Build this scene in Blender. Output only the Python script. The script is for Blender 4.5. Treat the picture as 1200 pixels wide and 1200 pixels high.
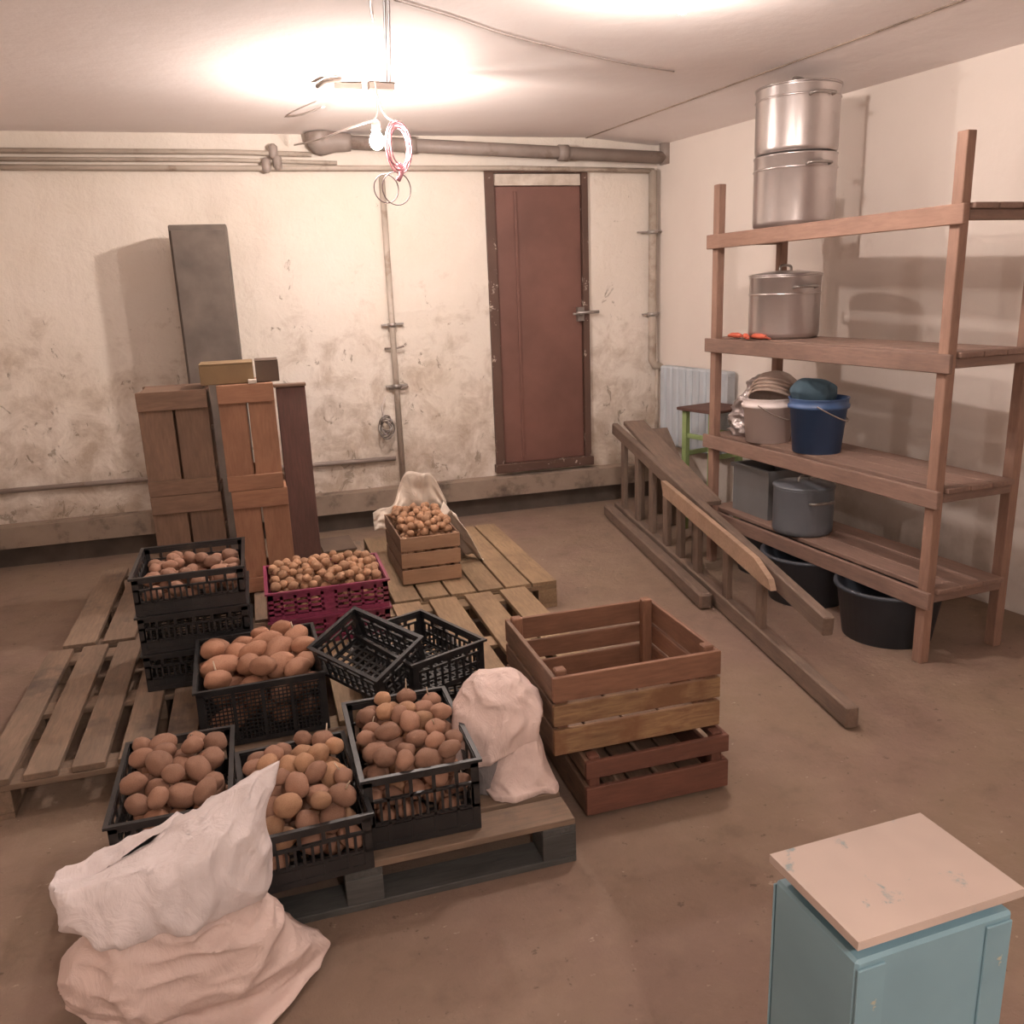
import bpy, bmesh, math, random
from mathutils import Vector, Matrix, noise
random.seed(7)
scene = bpy.context.scene
for o in list(bpy.data.objects): bpy.data.objects.remove(o)
COL = scene.collection

# ------------------------------------------------------------------ camera
F = 1000.0; CH = 1.6
PIT = math.radians(14.6); YAW = math.radians(16.2); ROL = math.radians(-2.2)
FW = Vector((math.sin(YAW)*math.cos(PIT), math.cos(YAW)*math.cos(PIT), -math.sin(PIT)))
_r = Vector((math.cos(YAW), -math.sin(YAW), 0)); _u = _r.cross(FW)
RT = math.cos(ROL)*_r + math.sin(ROL)*_u
UP = -math.sin(ROL)*_r + math.cos(ROL)*_u
CAM = Vector((0, 0, CH))
cd = bpy.data.cameras.new('camera'); cd.sensor_width = 36; cd.lens = 36*F/1200; cd.clip_start = 0.05
cam = bpy.data.objects.new('camera', cd); COL.objects.link(cam)
M = Matrix((RT, UP, -FW)).transposed().to_4x4(); M.translation = CAM
cam.matrix_world = M; scene.camera = cam

# ------------------------------------------------------------------ world and exposure
w = bpy.data.worlds.new('world'); scene.world = w; w.use_nodes = True
w.node_tree.nodes['Background'].inputs[0].default_value = (1.0, 0.86, 0.8, 1)
w.node_tree.nodes['Background'].inputs[1].default_value = 0.05
vs = scene.view_settings
vs.view_transform = 'Standard'; vs.look = 'None'; vs.gamma = 1; vs.use_curve_mapping = False
vs.exposure = 0.68
BULB_A = 950.0     # emission of the hanging bulb near the back wall
BULB_B = 900.0     # emission of the second bulb, just above the frame
FILL_C = 1000.0     # emission of the unseen fill lamp added behind the camera
LIGHTCOL = (1.0, 0.87, 0.79)

# ------------------------------------------------------------------ measuring helpers (camera ray -> point on a real surface)
def ray(x, y): return FW + RT*((x-600)/F) - UP*((y-600)/F)
def onz(x, y, z=0.0): d = ray(x, y); return CAM + d*((z-CH)/d.z)
def ony(x, y, Y): d = ray(x, y); return CAM + d*(Y/d.y)
def onv(x, y, p0, p1):
    t = (p1[0]-p0[0], p1[1]-p0[1]); n = (-t[1], t[0]); d = ray(x, y)
    return CAM + d*((n[0]*p0[0]+n[1]*p0[1])/(n[0]*d.x+n[1]*d.y))

# ------------------------------------------------------------------ materials
def _n(nt, t, **k):
    n = nt.nodes.new(t)
    for a, b in k.items():
        if a in n.inputs: n.inputs[a].default_value = b
        else: setattr(n, a, b)
    return n
def mixc(nt, fac, a, b):
    m = nt.nodes.new('ShaderNodeMix'); m.data_type = 'RGBA'
    for s, v in ((0, fac), (6, a), (7, b)):
        if isinstance(v, bpy.types.NodeSocket): nt.links.new(v, m.inputs[s])
        else: m.inputs[s].default_value = v if s == 0 else (*v, 1)
    return m.outputs[2]
def ramp(nt, src, a, b, v0=0.0, v1=1.0):
    r = nt.nodes.new('ShaderNodeMapRange'); nt.links.new(src, r.inputs[0])
    r.inputs[1].default_value = a; r.inputs[2].default_value = b
    r.inputs[3].default_value = v0; r.inputs[4].default_value = v1
    return r.outputs[0]
def math_(nt, op, a, b):
    m = nt.nodes.new('ShaderNodeMath'); m.operation = op
    for i, v in enumerate((a, b)):
        if isinstance(v, bpy.types.NodeSocket): nt.links.new(v, m.inputs[i])
        else: m.inputs[i].default_value = v
    return m.outputs[0]
def noise_(nt, coord, scale, detail=4, rough=0.55, stretch=None, dist=0.0):
    if stretch:
        mp = nt.nodes.new('ShaderNodeMapping'); mp.inputs['Scale'].default_value = stretch
        nt.links.new(coord, mp.inputs[0]); coord = mp.outputs[0]
    n = _n(nt, 'ShaderNodeTexNoise', Scale=scale, Detail=detail, Roughness=rough, Distortion=dist)
    nt.links.new(coord, n.inputs['Vector']); return n.outputs[0]
def newmat(name):
    m = bpy.data.materials.new(name); m.use_nodes = True
    nt = m.node_tree; b = nt.nodes['Principled BSDF']
    tc = nt.nodes.new('ShaderNodeTexCoord')
    return m, nt, b, tc
def bump(nt, b, h, strength, dist=0.01):
    bp = nt.nodes.new('ShaderNodeBump'); bp.inputs['Strength'].default_value = strength
    bp.inputs['Distance'].default_value = dist
    nt.links.new(h, bp.inputs['Height']); nt.links.new(bp.outputs[0], b.inputs['Normal'])
def mat(name, c1, c2=None, scale=8, rough=0.7, metal=0.0, bumpk=0.15, rnd=0.0, dirt=None, dirt_lo=0.55, dirt_hi=0.7, dirt_scale=5, bscale=None, bdist=0.005):
    m, nt, b, tc = newmat(name); co = tc.outputs['Object']
    c2 = c2 or tuple(x*0.75 for x in c1)
    col = mixc(nt, ramp(nt, noise_(nt, co, scale), 0.3, 0.7), c1, c2)
    if dirt: col = mixc(nt, ramp(nt, noise_(nt, co, dirt_scale, 6, 0.65), dirt_lo, dirt_hi), col, dirt)
    if rnd:
        oi = nt.nodes.new('ShaderNodeObjectInfo')
        hs = nt.nodes.new('ShaderNodeHueSaturation'); nt.links.new(col, hs.inputs['Color'])
        nt.links.new(ramp(nt, oi.outputs['Random'], 0, 1, 1-rnd, 1+rnd), hs.inputs['Value'])
        col = hs.outputs[0]
    nt.links.new(col, b.inputs['Base Color'])
    b.inputs['Roughness'].default_value = rough; b.inputs['Metallic'].default_value = metal
    if bumpk: bump(nt, b, noise_(nt, co, bscale or scale*3), bumpk, bdist)
    return m
def wood(name, c1, c2, rough=0.7, rnd=0.18, dirt=None, dirt_lo=0.55, dirt_hi=0.75):
    """grain runs along local X of every board"""
    m, nt, b, tc = newmat(name)
    oi = nt.nodes.new('ShaderNodeObjectInfo')
    ad = nt.nodes.new('ShaderNodeVectorMath'); ad.operation = 'ADD'
    sc = nt.nodes.new('ShaderNodeVectorMath'); sc.operation = 'SCALE'
    cmb = nt.nodes.new('ShaderNodeCombineXYZ')
    for i in range(3): nt.links.new(oi.outputs['Random'], cmb.inputs[i])
    nt.links.new(cmb.outputs[0], sc.inputs[0]); sc.inputs[3].default_value = 17.0
    nt.links.new(tc.outputs['Object'], ad.inputs[0]); nt.links.new(sc.outputs[0], ad.inputs[1])
    co = ad.outputs[0]
    g = noise_(nt, co, 9, 6, 0.6, (1.2, 9, 9), 0.6)
    g2 = noise_(nt, co, 3, 3, 0.5, (1.5, 3, 3))
    col = mixc(nt, ramp(nt, g, 0.35, 0.68), c1, c2)
    col = mixc(nt, ramp(nt, g2, 0.4, 0.75, 0, 0.5), col, tuple(x*0.6 for x in c2))
    if dirt: col = mixc(nt, ramp(nt, noise_(nt, co, 5, 5, 0.6), dirt_lo, dirt_hi), col, dirt)
    hs = nt.nodes.new('ShaderNodeHueSaturation'); nt.links.new(col, hs.inputs['Color'])
    nt.links.new(ramp(nt, oi.outputs['Random'], 0, 1, 1-rnd, 1+rnd), hs.inputs['Value'])
    nt.links.new(hs.outputs[0], b.inputs['Base Color']); b.inputs['Roughness'].default_value = rough
    bump(nt, b, g, 0.35, 0.003)
    return m

def plaster(name):
    m, nt, b, tc = newmat(name); co = tc.outputs['Object']
    sp = nt.nodes.new('ShaderNodeSeparateXYZ'); nt.links.new(co, sp.inputs[0])
    big = noise_(nt, co, 1.3, 5, 0.6); mid = noise_(nt, co, 5, 8, 0.68, None, 0.4); fine = noise_(nt, co, 30, 4, 0.6)
    col = mixc(nt, ramp(nt, big, 0.35, 0.7), (0.80, 0.73, 0.66), (0.74, 0.66, 0.57))
    # old yellow-brown damp marks, denser low on the wall where moisture rises
    hgt = ramp(nt, sp.outputs[2], 0.2, 1.9, 0.32, -0.05)
    damp = ramp(nt, math_(nt, 'ADD', mid, hgt), 0.60, 0.86, 0, 0.72)
    col = mixc(nt, damp, col, (0.37, 0.27, 0.19))
    # flaked spots
    fl = noise_(nt, co, 9, 7, 0.72, (1, 1, 0.7), 0.9)
    fl = ramp(nt, math_(nt, 'ADD', fl, ramp(nt, sp.outputs[2], 0.2, 2.2, 0.09, -0.02)), 0.66, 0.70, 0, 0.75)
    col = mixc(nt, fl, col, (0.30, 0.24, 0.18))
    nt.links.new(col, b.inputs['Base Color']); b.inputs['Roughness'].default_value = 0.9
    h = math_(nt, 'ADD', mid, math_(nt, 'MULTIPLY', fine, 0.25))
    bump(nt, b, math_(nt, 'SUBTRACT', h, math_(nt, 'MULTIPLY', fl, 0.4)), 0.5, 0.03)
    return m
def smoothwall(name, c1, c2, low):
    m, nt, b, tc = newmat(name); co = tc.outputs['Object']
    sp = nt.nodes.new('ShaderNodeSeparateXYZ'); nt.links.new(co, sp.inputs[0])
    big = noise_(nt, co, 1.6, 5, 0.6)
    col = mixc(nt, ramp(nt, big, 0.35, 0.7), c1, c2)
    damp = ramp(nt, math_(nt, 'ADD', noise_(nt, co, 3, 6, 0.65), ramp(nt, sp.outputs[2], 0.0, 1.2, 0.3, 0.0)), 0.68, 0.95, 0, 0.7)
    col = mixc(nt, damp, col, low)
    nt.links.new(col, b.inputs['Base Color']); b.inputs['Roughness'].default_value = 0.9
    bump(nt, b, noise_(nt, co, 12, 6, 0.6), 0.25, 0.01)
    return m
def floormat(name):
    m, nt, b, tc = newmat(name); co = tc.outputs['Object']
    big = noise_(nt, co, 1.1, 5, 0.6, None, 0.5); mid = noise_(nt, co, 6, 7, 0.65); fine = noise_(nt, co, 45, 4, 0.6)
    col = mixc(nt, ramp(nt, big, 0.38, 0.66), (0.225, 0.15, 0.115), (0.235, 0.168, 0.115))
    col = mixc(nt, ramp(nt, mid, 0.5, 0.72, 0, 0.5), col, (0.29, 0.21, 0.155))
    col = mixc(nt, ramp(nt, mid, 0.28, 0.46, 0.6, 0), col, (0.15, 0.10, 0.07))
    sp1 = ramp(nt, noise_(nt, co, 22, 3, 0.7), 0.65, 0.70, 0, 0.7)
    col = mixc(nt, sp1, col, (0.10, 0.07, 0.045))
    sp2 = ramp(nt, noise_(nt, co, 17, 3, 0.7, (1, 1.3, 1)), 0.67, 0.73, 0, 0.45)
    col = mixc(nt, sp2, col, (0.5, 0.42, 0.33))
    nt.links.new(col, b.inputs['Base Color']); b.inputs['Roughness'].default_value = 0.85
    bump(nt, b, math_(nt, 'ADD', mid, math_(nt, 'MULTIPLY', fine, 0.3)), 0.5, 0.02)
    return m
def chipped(name, paint, under, scale, lo, hi, rough=0.55, xmask=None):
    m, nt, b, tc = newmat(name); co = tc.outputs['Object']
    n = noise_(nt, co, scale, 7, 0.7, None, 0.4)
    base = mixc(nt, ramp(nt, noise_(nt, co, 2.2, 4, 0.6, (1, 1, 0.5)), 0.35, 0.7), paint, tuple(x*0.72 for x in paint))
    if xmask:
        sp = nt.nodes.new('ShaderNodeSeparateXYZ'); nt.links.new(co, sp.inputs[0])
        n = math_(nt, 'ADD', n, ramp(nt, sp.outputs[1], xmask[0], xmask[1], 0.14, -0.12))
    f = ramp(nt, n, lo, hi)
    nt.links.new(mixc(nt, f, base, under), b.inputs['Base Color'])
    b.inputs['Roughness'].default_value = rough
    bump(nt, b, f, 0.3, 0.004)
    return m
def cloth(name, c):
    m, nt, b, tc = newmat(name); co = tc.outputs['Object']
    col = mixc(nt, ramp(nt, noise_(nt, co, 5, 5, 0.6), 0.35, 0.7), c, tuple(x*0.86 for x in c))
    col = mixc(nt, ramp(nt, noise_(nt, co, 4, 6, 0.7), 0.6, 0.75, 0, 0.35), col, (0.45, 0.33, 0.25))
    nt.links.new(col, b.inputs['Base Color']); b.inputs['Roughness'].default_value = 0.6
    bump(nt, b, noise_(nt, co, 16, 5, 0.6, (1, 1, 0.6), 0.8), 0.55, 0.02)
    return m
def emis(name, c, s):
    m, nt, b, tc = newmat(name)
    b.inputs['Emission Color'].default_value = (*c, 1); b.inputs['Emission Strength'].default_value = s
    b.inputs['Base Color'].default_value = (1, 1, 1, 1)
    return m

MT = dict(
    wall=plaster('flaking_plaster'),
    side=smoothwall('whitewash', (0.80, 0.72, 0.66), (0.76, 0.68, 0.62), (0.45, 0.37, 0.30)),
    ceil=smoothwall('ceiling_whitewash', (0.90, 0.83, 0.81), (0.86, 0.78, 0.75), (0.84, 0.75, 0.72)),
    floor=floormat('dirty_concrete'),
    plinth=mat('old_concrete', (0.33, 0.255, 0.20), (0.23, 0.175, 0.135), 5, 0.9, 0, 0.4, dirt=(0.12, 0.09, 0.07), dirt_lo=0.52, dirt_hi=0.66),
    dark=mat('dark_stone', (0.09, 0.075, 0.065), (0.15, 0.12, 0.10), 6, 0.9),
    door=chipped('brown_door_paint', (0.20, 0.095, 0.075), (0.55, 0.45, 0.38), 9, 0.73, 0.77, 0.5, (-0.34, -0.22)),
    frame=chipped('brown_frame_paint', (0.12, 0.065, 0.048), (0.62, 0.53, 0.45), 11, 0.61, 0.66, 0.6),
    trimw=mat('grubby_white_strip', (0.72, 0.64, 0.56), (0.5, 0.42, 0.35), 14, 0.8),
    pipeg=mat('painted_pipe', (0.50, 0.43, 0.37), (0.40, 0.34, 0.28), 7, 0.55, dirt=(0.25, 0.18, 0.13)),
    piped=mat('cast_iron_pipe', (0.33, 0.275, 0.245), (0.26, 0.21, 0.185), 6, 0.5, dirt=(0.18, 0.13, 0.1)),
    metal=mat('worn_steel', (0.45, 0.42, 0.40), (0.3, 0.27, 0.25), 20, 0.4, 0.8),
    alu=mat('aluminium', (0.62, 0.57, 0.56), (0.50, 0.46, 0.45), 3, 0.30, 0.85, 0.05, dirt=(0.42, 0.37, 0.35), dirt_scale=2.5),
    enamel=mat('grey_blue_enamel', (0.17, 0.185, 0.21), (0.13, 0.145, 0.17), 4, 0.35, 0.1, 0.05),
    greybox=mat('grey_plastic', (0.21, 0.21, 0.215), (0.17, 0.17, 0.175), 3, 0.6),
    tub=mat('dark_slate_plastic', (0.055, 0.065, 0.085), (0.04, 0.05, 0.065), 3, 0.5),
    pal=wood('pallet_wood', (0.32, 0.215, 0.125), (0.225, 0.15, 0.085), dirt=(0.16, 0.10, 0.06)),
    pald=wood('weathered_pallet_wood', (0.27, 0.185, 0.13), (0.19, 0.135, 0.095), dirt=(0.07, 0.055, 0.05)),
    palg=wood('dark_grey_wood', (0.10, 0.10, 0.095), (0.06, 0.06, 0.058), rnd=0.1),
    newwood=wood('fresh_pine', (0.38, 0.23, 0.14), (0.31, 0.18, 0.105), rnd=0.08),
    crate=wood('orange_brown_crate_wood', (0.26, 0.13, 0.078), (0.19, 0.092, 0.056), rnd=0.12),
    cratey=wood('yellow_crate_wood', (0.38, 0.24, 0.12), (0.21, 0.11, 0.06), rnd=0.1, dirt=(0.20, 0.10, 0.05), dirt_lo=0.5, dirt_hi=0.62),
    crategr=wood('dull_crate_wood', (0.22, 0.13, 0.085), (0.15, 0.09, 0.06), rnd=0.12),
    brown=wood('brown_painted_wood', (0.185, 0.075, 0.05), (0.135, 0.058, 0.04), rnd=0.1),
    tall=wood('tall_crate_wood', (0.33, 0.165, 0.095), (0.26, 0.125, 0.072), rnd=0.08),
    board=wood('dark_reddish_board', (0.135, 0.062, 0.048), (0.095, 0.048, 0.038), rnd=0.05),
    olive=mat('olive_cardboard', (0.24, 0.16, 0.08), (0.20, 0.13, 0.07), 6, 0.85),
    darkcard=mat('dark_brown_cardboard', (0.12, 0.08, 0.055), (0.09, 0.06, 0.045), 6, 0.85),
    shelf=wood('planed_shelf_wood', (0.34, 0.205, 0.15), (0.265, 0.155, 0.115), rnd=0.08),
    shelfd=wood('shelf_board_wood', (0.29, 0.185, 0.145), (0.22, 0.14, 0.11), rnd=0.08),
    lad=wood('old_ladder_wood', (0.205, 0.145, 0.11), (0.15, 0.105, 0.08), rnd=0.12, dirt=(0.11, 0.08, 0.06)),
    ladl=wood('pale_board_wood', (0.44, 0.30, 0.21), (0.34, 0.225, 0.155), rnd=0.05),
    black=mat('black_plastic', (0.016, 0.016, 0.018), (0.028, 0.027, 0.028), 10, 0.38, 0, 0.05, dirt=(0.07, 0.055, 0.045), dirt_lo=0.6, dirt_hi=0.75),
    pink=mat('magenta_plastic', (0.27, 0.04, 0.095), (0.21, 0.032, 0.075), 10, 0.45, 0, 0.05, dirt=(0.2, 0.07, 0.08), dirt_lo=0.55),
    potato=mat('potato_skin', (0.36, 0.20, 0.13), (0.27, 0.14, 0.095), 18, 0.75, 0, 0.35, rnd=0.22, dirt=(0.20, 0.10, 0.06), dirt_scale=14, bscale=40),
    potatop=mat('pale_potato_skin', (0.46, 0.27, 0.155), (0.36, 0.19, 0.11), 18, 0.75, 0, 0.35, rnd=0.2, dirt=(0.22, 0.12, 0.07), dirt_scale=14, bscale=40),
    potatoo=mat('orange_brown_potato_skin', (0.40, 0.205, 0.125), (0.31, 0.15, 0.09), 14, 0.7, 0, 0.35, rnd=0.2, dirt=(0.22, 0.10, 0.06), dirt_scale=12, bscale=40),
    sprout=mat('pale_sprout', (0.62, 0.50, 0.38), None, 20, 0.6, rnd=0.1),
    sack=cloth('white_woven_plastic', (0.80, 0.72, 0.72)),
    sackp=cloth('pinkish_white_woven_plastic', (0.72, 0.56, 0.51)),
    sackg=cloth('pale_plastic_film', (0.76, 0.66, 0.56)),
    sackd=cloth('dark_grey_sack_cloth', (0.22, 0.20, 0.20)),
    white=mat('white_plastic', (0.86, 0.77, 0.75), (0.82, 0.73, 0.71), 4, 0.4, 0, 0.03),
    tan=mat('tan_wicker', (0.42, 0.32, 0.27), (0.33, 0.245, 0.2), 30, 0.7, 0, 0.3),
    blue=mat('blue_plastic', (0.06, 0.12, 0.27), (0.05, 0.10, 0.22), 5, 0.4, 0, 0.03),
    teal=mat('dark_teal_fabric', (0.06, 0.11, 0.15), (0.05, 0.09, 0.12), 9, 0.8),
    orange=mat('orange_red_plastic', (0.62, 0.13, 0.07), (0.5, 0.1, 0.06), 9, 0.45, 0, 0.05),
    green=mat('light_green_paint', (0.27, 0.36, 0.15), (0.22, 0.29, 0.12), 9, 0.55),
    rad=mat('pale_blue_radiator_paint', (0.56, 0.60, 0.64), (0.48, 0.53, 0.58), 3, 0.5),
    bluep=chipped('light_blue_old_paint', (0.22, 0.36, 0.42), (0.45, 0.42, 0.30), 16, 0.66, 0.70, 0.5),
    bluetop=chipped('worn_pale_top_paint', (0.52, 0.41, 0.35), (0.25, 0.30, 0.30), 14, 0.60, 0.66, 0.6),
    foil=mat('crumpled_silver_film', (0.58, 0.53, 0.53), (0.32, 0.27, 0.26), 9, 0.28, 0.6, 0.6, bscale=16, bdist=0.02),
    wire=mat('dark_cable', (0.12, 0.08, 0.08), None, 9, 0.6), wirep=mat('pinkish_cable', (0.42, 0.17, 0.2), None, 9, 0.5),
    wirew=mat('pale_cable', (0.62, 0.54, 0.5), None, 9, 0.5),
    bulba=emis('lit_bulb_back', LIGHTCOL, BULB_A), bulbb=emis('lit_bulb_front', LIGHTCOL, BULB_B), fillc=emis('rear_fill_glow', LIGHTCOL, FILL_C),
)

# ------------------------------------------------------------------ object helpers
def tag(o, label=None, cat=None, group=None, kind=None):
    for k, v in (('label', label), ('category', cat), ('group', group), ('kind', kind)):
        if v: o[k] = v
    return o
def thing(name, label, cat, loc=(0, 0, 0), rz=0.0, group=None, rot=None):
    o = bpy.data.objects.new(name, None); COL.objects.link(o); o.empty_display_size = 0.1
    o.location = loc; o.rotation_euler = rot if rot else (0, 0, rz)
    return tag(o, label, cat, group)
def link(name, me, m, parent=None, mtx=None, label=None):
    o = bpy.data.objects.new(name, me); COL.objects.link(o)
    if m and not me.materials: me.materials.append(m)
    elif m and me.materials[0] != m:
        o.material_slots[0].link = 'OBJECT'; o.material_slots[0].material = m
    if parent: o.parent = parent
    if mtx is not None: o.matrix_local = mtx
    if label: o['label'] = label
    return o
def to_mesh(bm, name, smooth=False):
    me = bpy.data.meshes.new(name)
    bmesh.ops.recalc_face_normals(bm, faces=bm.faces)
    if smooth:
        for f in bm.faces: f.smooth = True
    bm.to_mesh(me); bm.free(); return me
_cache = {}
def boxmesh(l, wd, t, bev=0.002):
    k = (round(l, 3), round(wd, 3), round(t, 3), bev)
    if k not in _cache:
        bm = bmesh.new(); bmesh.ops.create_cube(bm, size=1)
        bmesh.ops.scale(bm, vec=(l, wd, t), verts=bm.verts)
        if bev: bmesh.ops.bevel(bm, geom=bm.edges[:], offset=min(bev, t*0.3, wd*0.3), segments=1, affect='EDGES')
        _cache[k] = to_mesh(bm, 'board')
    me = _cache[k]
    return me
_mcache = {}
def board(name, parent, c, ax, wd_dir, l, wd, t, m, bev=0.002, label=None):
    """a board centred on c: length l along ax, width wd along wd_dir, thickness t"""
    ax = Vector(ax).normalized(); wv = Vector(wd_dir); wv = (wv - ax*wv.dot(ax)).normalized(); tv = ax.cross(wv)
    mtx = Matrix((ax, wv, tv)).transposed().to_4x4(); mtx.translation = Vector(c)
    k = (round(l, 3), round(wd, 3), round(t, 3), bev, m.name)
    if k not in _mcache: _mcache[k] = boxmesh(l, wd, t, bev).copy(); _mcache[k].materials.append(m)
    return link(name, _mcache[k], None, parent, mtx, label)
def bbox(name, parent, lo, hi, m, bev=0.002, label=None):
    """axis aligned board given by two corners; grain along the longest side"""
    d = [hi[i]-lo[i] for i in range(3)]; c = [(hi[i]+lo[i])/2 for i in range(3)]
    o = sorted(range(3), key=lambda i: -d[i]); E = ((1, 0, 0), (0, 1, 0), (0, 0, 1))
    return board(name, parent, c, E[o[0]], E[o[1]], d[o[0]], d[o[1]], d[o[2]], m, bev, label)
class MB:
    def __init__(s): s.bm = bmesh.new()
    def box(s, lo, hi):
        c = [(a+b)/2 for a, b in zip(lo, hi)]; d = [b-a for a, b in zip(lo, hi)]
        bmesh.ops.create_cube(s.bm, size=1, matrix=Matrix.Translation(c) @ Matrix.Diagonal((*d, 1))); return s
    def bar(s, a, b, wd, t, upv=(0, 0, 1)):
        a, b = Vector(a), Vector(b); ax = (b-a); l = ax.length; ax.normalize()
        u = Vector(upv); u = (u - ax*u.dot(ax)).normalized(); v = ax.cross(u)
        m = Matrix((ax, v, u)).transposed().to_4x4(); m.translation = (a+b)/2
        bmesh.ops.create_cube(s.bm, size=1, matrix=m @ Matrix.Diagonal((l, wd, t, 1))); return s
    def tube(s, pts, r, n=10, closed=False):
        pts = [Vector(p) for p in pts]; rings = []; N = len(pts); prev = None
        for i, p in enumerate(pts):
            a = pts[(i-1) % N] if (closed or i > 0) else p
            b = pts[(i+1) % N] if (closed or i < N-1) else p
            t = (b-a).normalized()
            if prev is None:
                u = t.orthogonal().normalized()
            else:
                u = (prev - t*prev.dot(t)).normalized()
            prev = u; v = t.cross(u)
            rr = r[i] if isinstance(r, (list, tuple)) else r
            rings.append([s.bm.verts.new(p + (u*math.cos(2*math.pi*k/n) + v*math.sin(2*math.pi*k/n))*rr) for k in range(n)])
        for i in range(N if closed else N-1):
            A, B = rings[i], rings[(i+1) % N]
            for k in range(n): s.bm.faces.new((A[k], A[(k+1) % n], B[(k+1) % n], B[k]))
        if not closed:
            s.bm.faces.new(rings[0][::-1]); s.bm.faces.new(rings[-1])
        return s
    def lathe(s, prof, n=40, c=(0, 0, 0), cap=True):
        c = Vector(c); rings = []
        for r, z in prof:
            rings.append([s.bm.verts.new(c + Vector((r*math.cos(2*math.pi*k/n), r*math.sin(2*math.pi*k/n), z))) for k in range(n)])
        for A, B in zip(rings, rings[1:]):
            for k in range(n): s.bm.faces.new((A[k], A[(k+1) % n], B[(k+1) % n], B[k]))
        if cap: s.bm.faces.new(rings[0][::-1]); s.bm.faces.new(rings[-1])
        return s
    def grid(s, fn, nu, nv, closed_u=False):
        V = [[s.bm.verts.new(fn(i/(nu if closed_u else nu-1), j/(nv-1))) for i in range(nu)] for j in range(nv)]
        for j in range(nv-1):
            for i in range(nu if closed_u else nu-1):
                k = (i+1) % nu
                s.bm.faces.new((V[j][i], V[j][k], V[j+1][k], V[j+1][i]))
        return V
    def build(s, name, m, parent=None, smooth=False, mtx=None, label=None):
        me = to_mesh(s.bm, name, smooth); return link(name, me, m, parent, mtx, label)
def bez(pts, n=24):
    """Catmull-Rom through pts"""
    P = [Vector(p) for p in pts]; P = [2*P[0]-P[1]] + P + [2*P[-1]-P[-2]]; out = []
    segs = len(P)-3
    for i in range(segs):
        a, b, c, d = P[i:i+4]
        for k in range(max(2, n//segs)):
            t = k/max(2, n//segs)
            out.append(0.5*((2*b)+(-a+c)*t+(2*a-5*b+4*c-d)*t*t+(-a+3*b-3*c+d)*t**3))
    out.append(P[-2]); return out
def struct(o): o['kind'] = 'structure'; return o

# ------------------------------------------------------------------ the room
BY = 5.96; LX = -1.72; RY = -1.6; ZC = 2.6
WK = 0.16                                   # the right wall runs slightly outwards towards the camera
def wx(y): return 2.92 + WK*(BY-y)
struct(MB().box((LX-0.2, RY-0.2, -0.15), (wx(RY)+0.3, BY+0.2, 0)).build('floor', MT['floor']))
struct(MB().box((LX-0.2, RY-0.2, ZC), (wx(RY)+0.3, BY+0.2, ZC+0.15)).build('ceiling', MT['ceil']))
# back wall with the door opening
D0 = ony(570, 205, BY).x; D1 = ony(685, 207, BY).x; DZ0 = 0.33; DZ1 = 2.37
b = MB(); R_ = 3.3
def wallgrid(x0, x1, z0, z1):
    nx = max(2, int((x1-x0)/0.06)); nz = max(2, int((z1-z0)/0.06))
    def fn(u, v):
        x = x0+(x1-x0)*u; z = z0+(z1-z0)*v
        d = 0.0 if (abs(x-D0) < 0.02 or abs(x-D1) < 0.02) else 0.012*noise.noise(Vector((x*2.3, 0, z*2.3)))+0.006*noise.noise(Vector((x*7, 3, z*7)))
        return Vector((x, BY+d, z))
    b.grid(fn, nx, nz)
wallgrid(LX, D0, 0, ZC); wallgrid(D1, R_, 0, ZC); wallgrid(D0, D1, DZ1, ZC); wallgrid(D0, D1, 0, DZ0)
b.box((LX, BY+0.08, 0), (R_, BY+0.2, ZC))
for x0, x1, z0, z1 in ((D0-0.02, D0, DZ0, DZ1), (D1, D1+0.02, DZ0, DZ1), (D0-0.02, D1+0.02, DZ1, DZ1+0.02), (D0-0.02, D1+0.02, DZ0-0.02, DZ0)):
    b.box((x0, BY+0.004, z0), (x1, BY+0.1, z1))
struct(b.build('wall_back', MT['wall'], smooth=False))
struct(MB().box((LX-0.15, RY, 0), (LX, BY+0.2, ZC)).build('wall_left', MT['side']))
bm = MB(); bm.bar((wx(RY)+0.06, RY, ZC/2), (wx(BY+0.2)+0.06, BY+0.2, ZC/2), 0.12, ZC)
struct(bm.build('wall_right', MT['side']))
struct(MB().box((LX-0.15, RY-0.15, 0), (wx(RY)+0.2, RY, ZC)).build('wall_front', MT['side']))
# dropped strip of ceiling along the right wall
bm = MB(); q0 = onz(712, 152, ZC); q1 = onz(936, 70, ZC); dv = (q1-q0).normalized()
a0 = q0 - dv*0.3; a1 = q0 + dv*6.6
V = [bm.bm.verts.new(p) for p in ((a0.x, a0.y, ZC-0.0015), (a1.x, a1.y, ZC-0.0015), (wx(a1.y)+0.02, a1.y, ZC-0.05), (wx(a0.y)+0.02, a0.y, ZC-0.05))]
W = [bm.bm.verts.new((v.co.x, v.co.y, ZC+0.01)) for v in V]
bm.bm.faces.new(V); bm.bm.faces.new(W[::-1])
for i in range(4): bm.bm.faces.new((V[i], V[(i+1) % 4], W[(i+1) % 4], W[i]))
struct(bm.build('trim_1', MT['ceil']))
struct(MB().tube([(a0.x, a0.y, ZC-0.001), (a1.x, a1.y, ZC-0.001)], 0.005, 6).build('edge_shade_line', MT['plinth']))  # dark tube added as the shade line along the strip's edge
# concrete ledge along the foot of the back wall, recessed underneath
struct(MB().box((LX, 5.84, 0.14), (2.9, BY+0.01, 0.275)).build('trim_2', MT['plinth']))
struct(MB().box((LX, 5.93, 0), (2.9, BY+0.01, 0.14)).build('baseboard_back', MT['dark']))  # recess face: damp, with the shade under the ledge put into its dark colour

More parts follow.
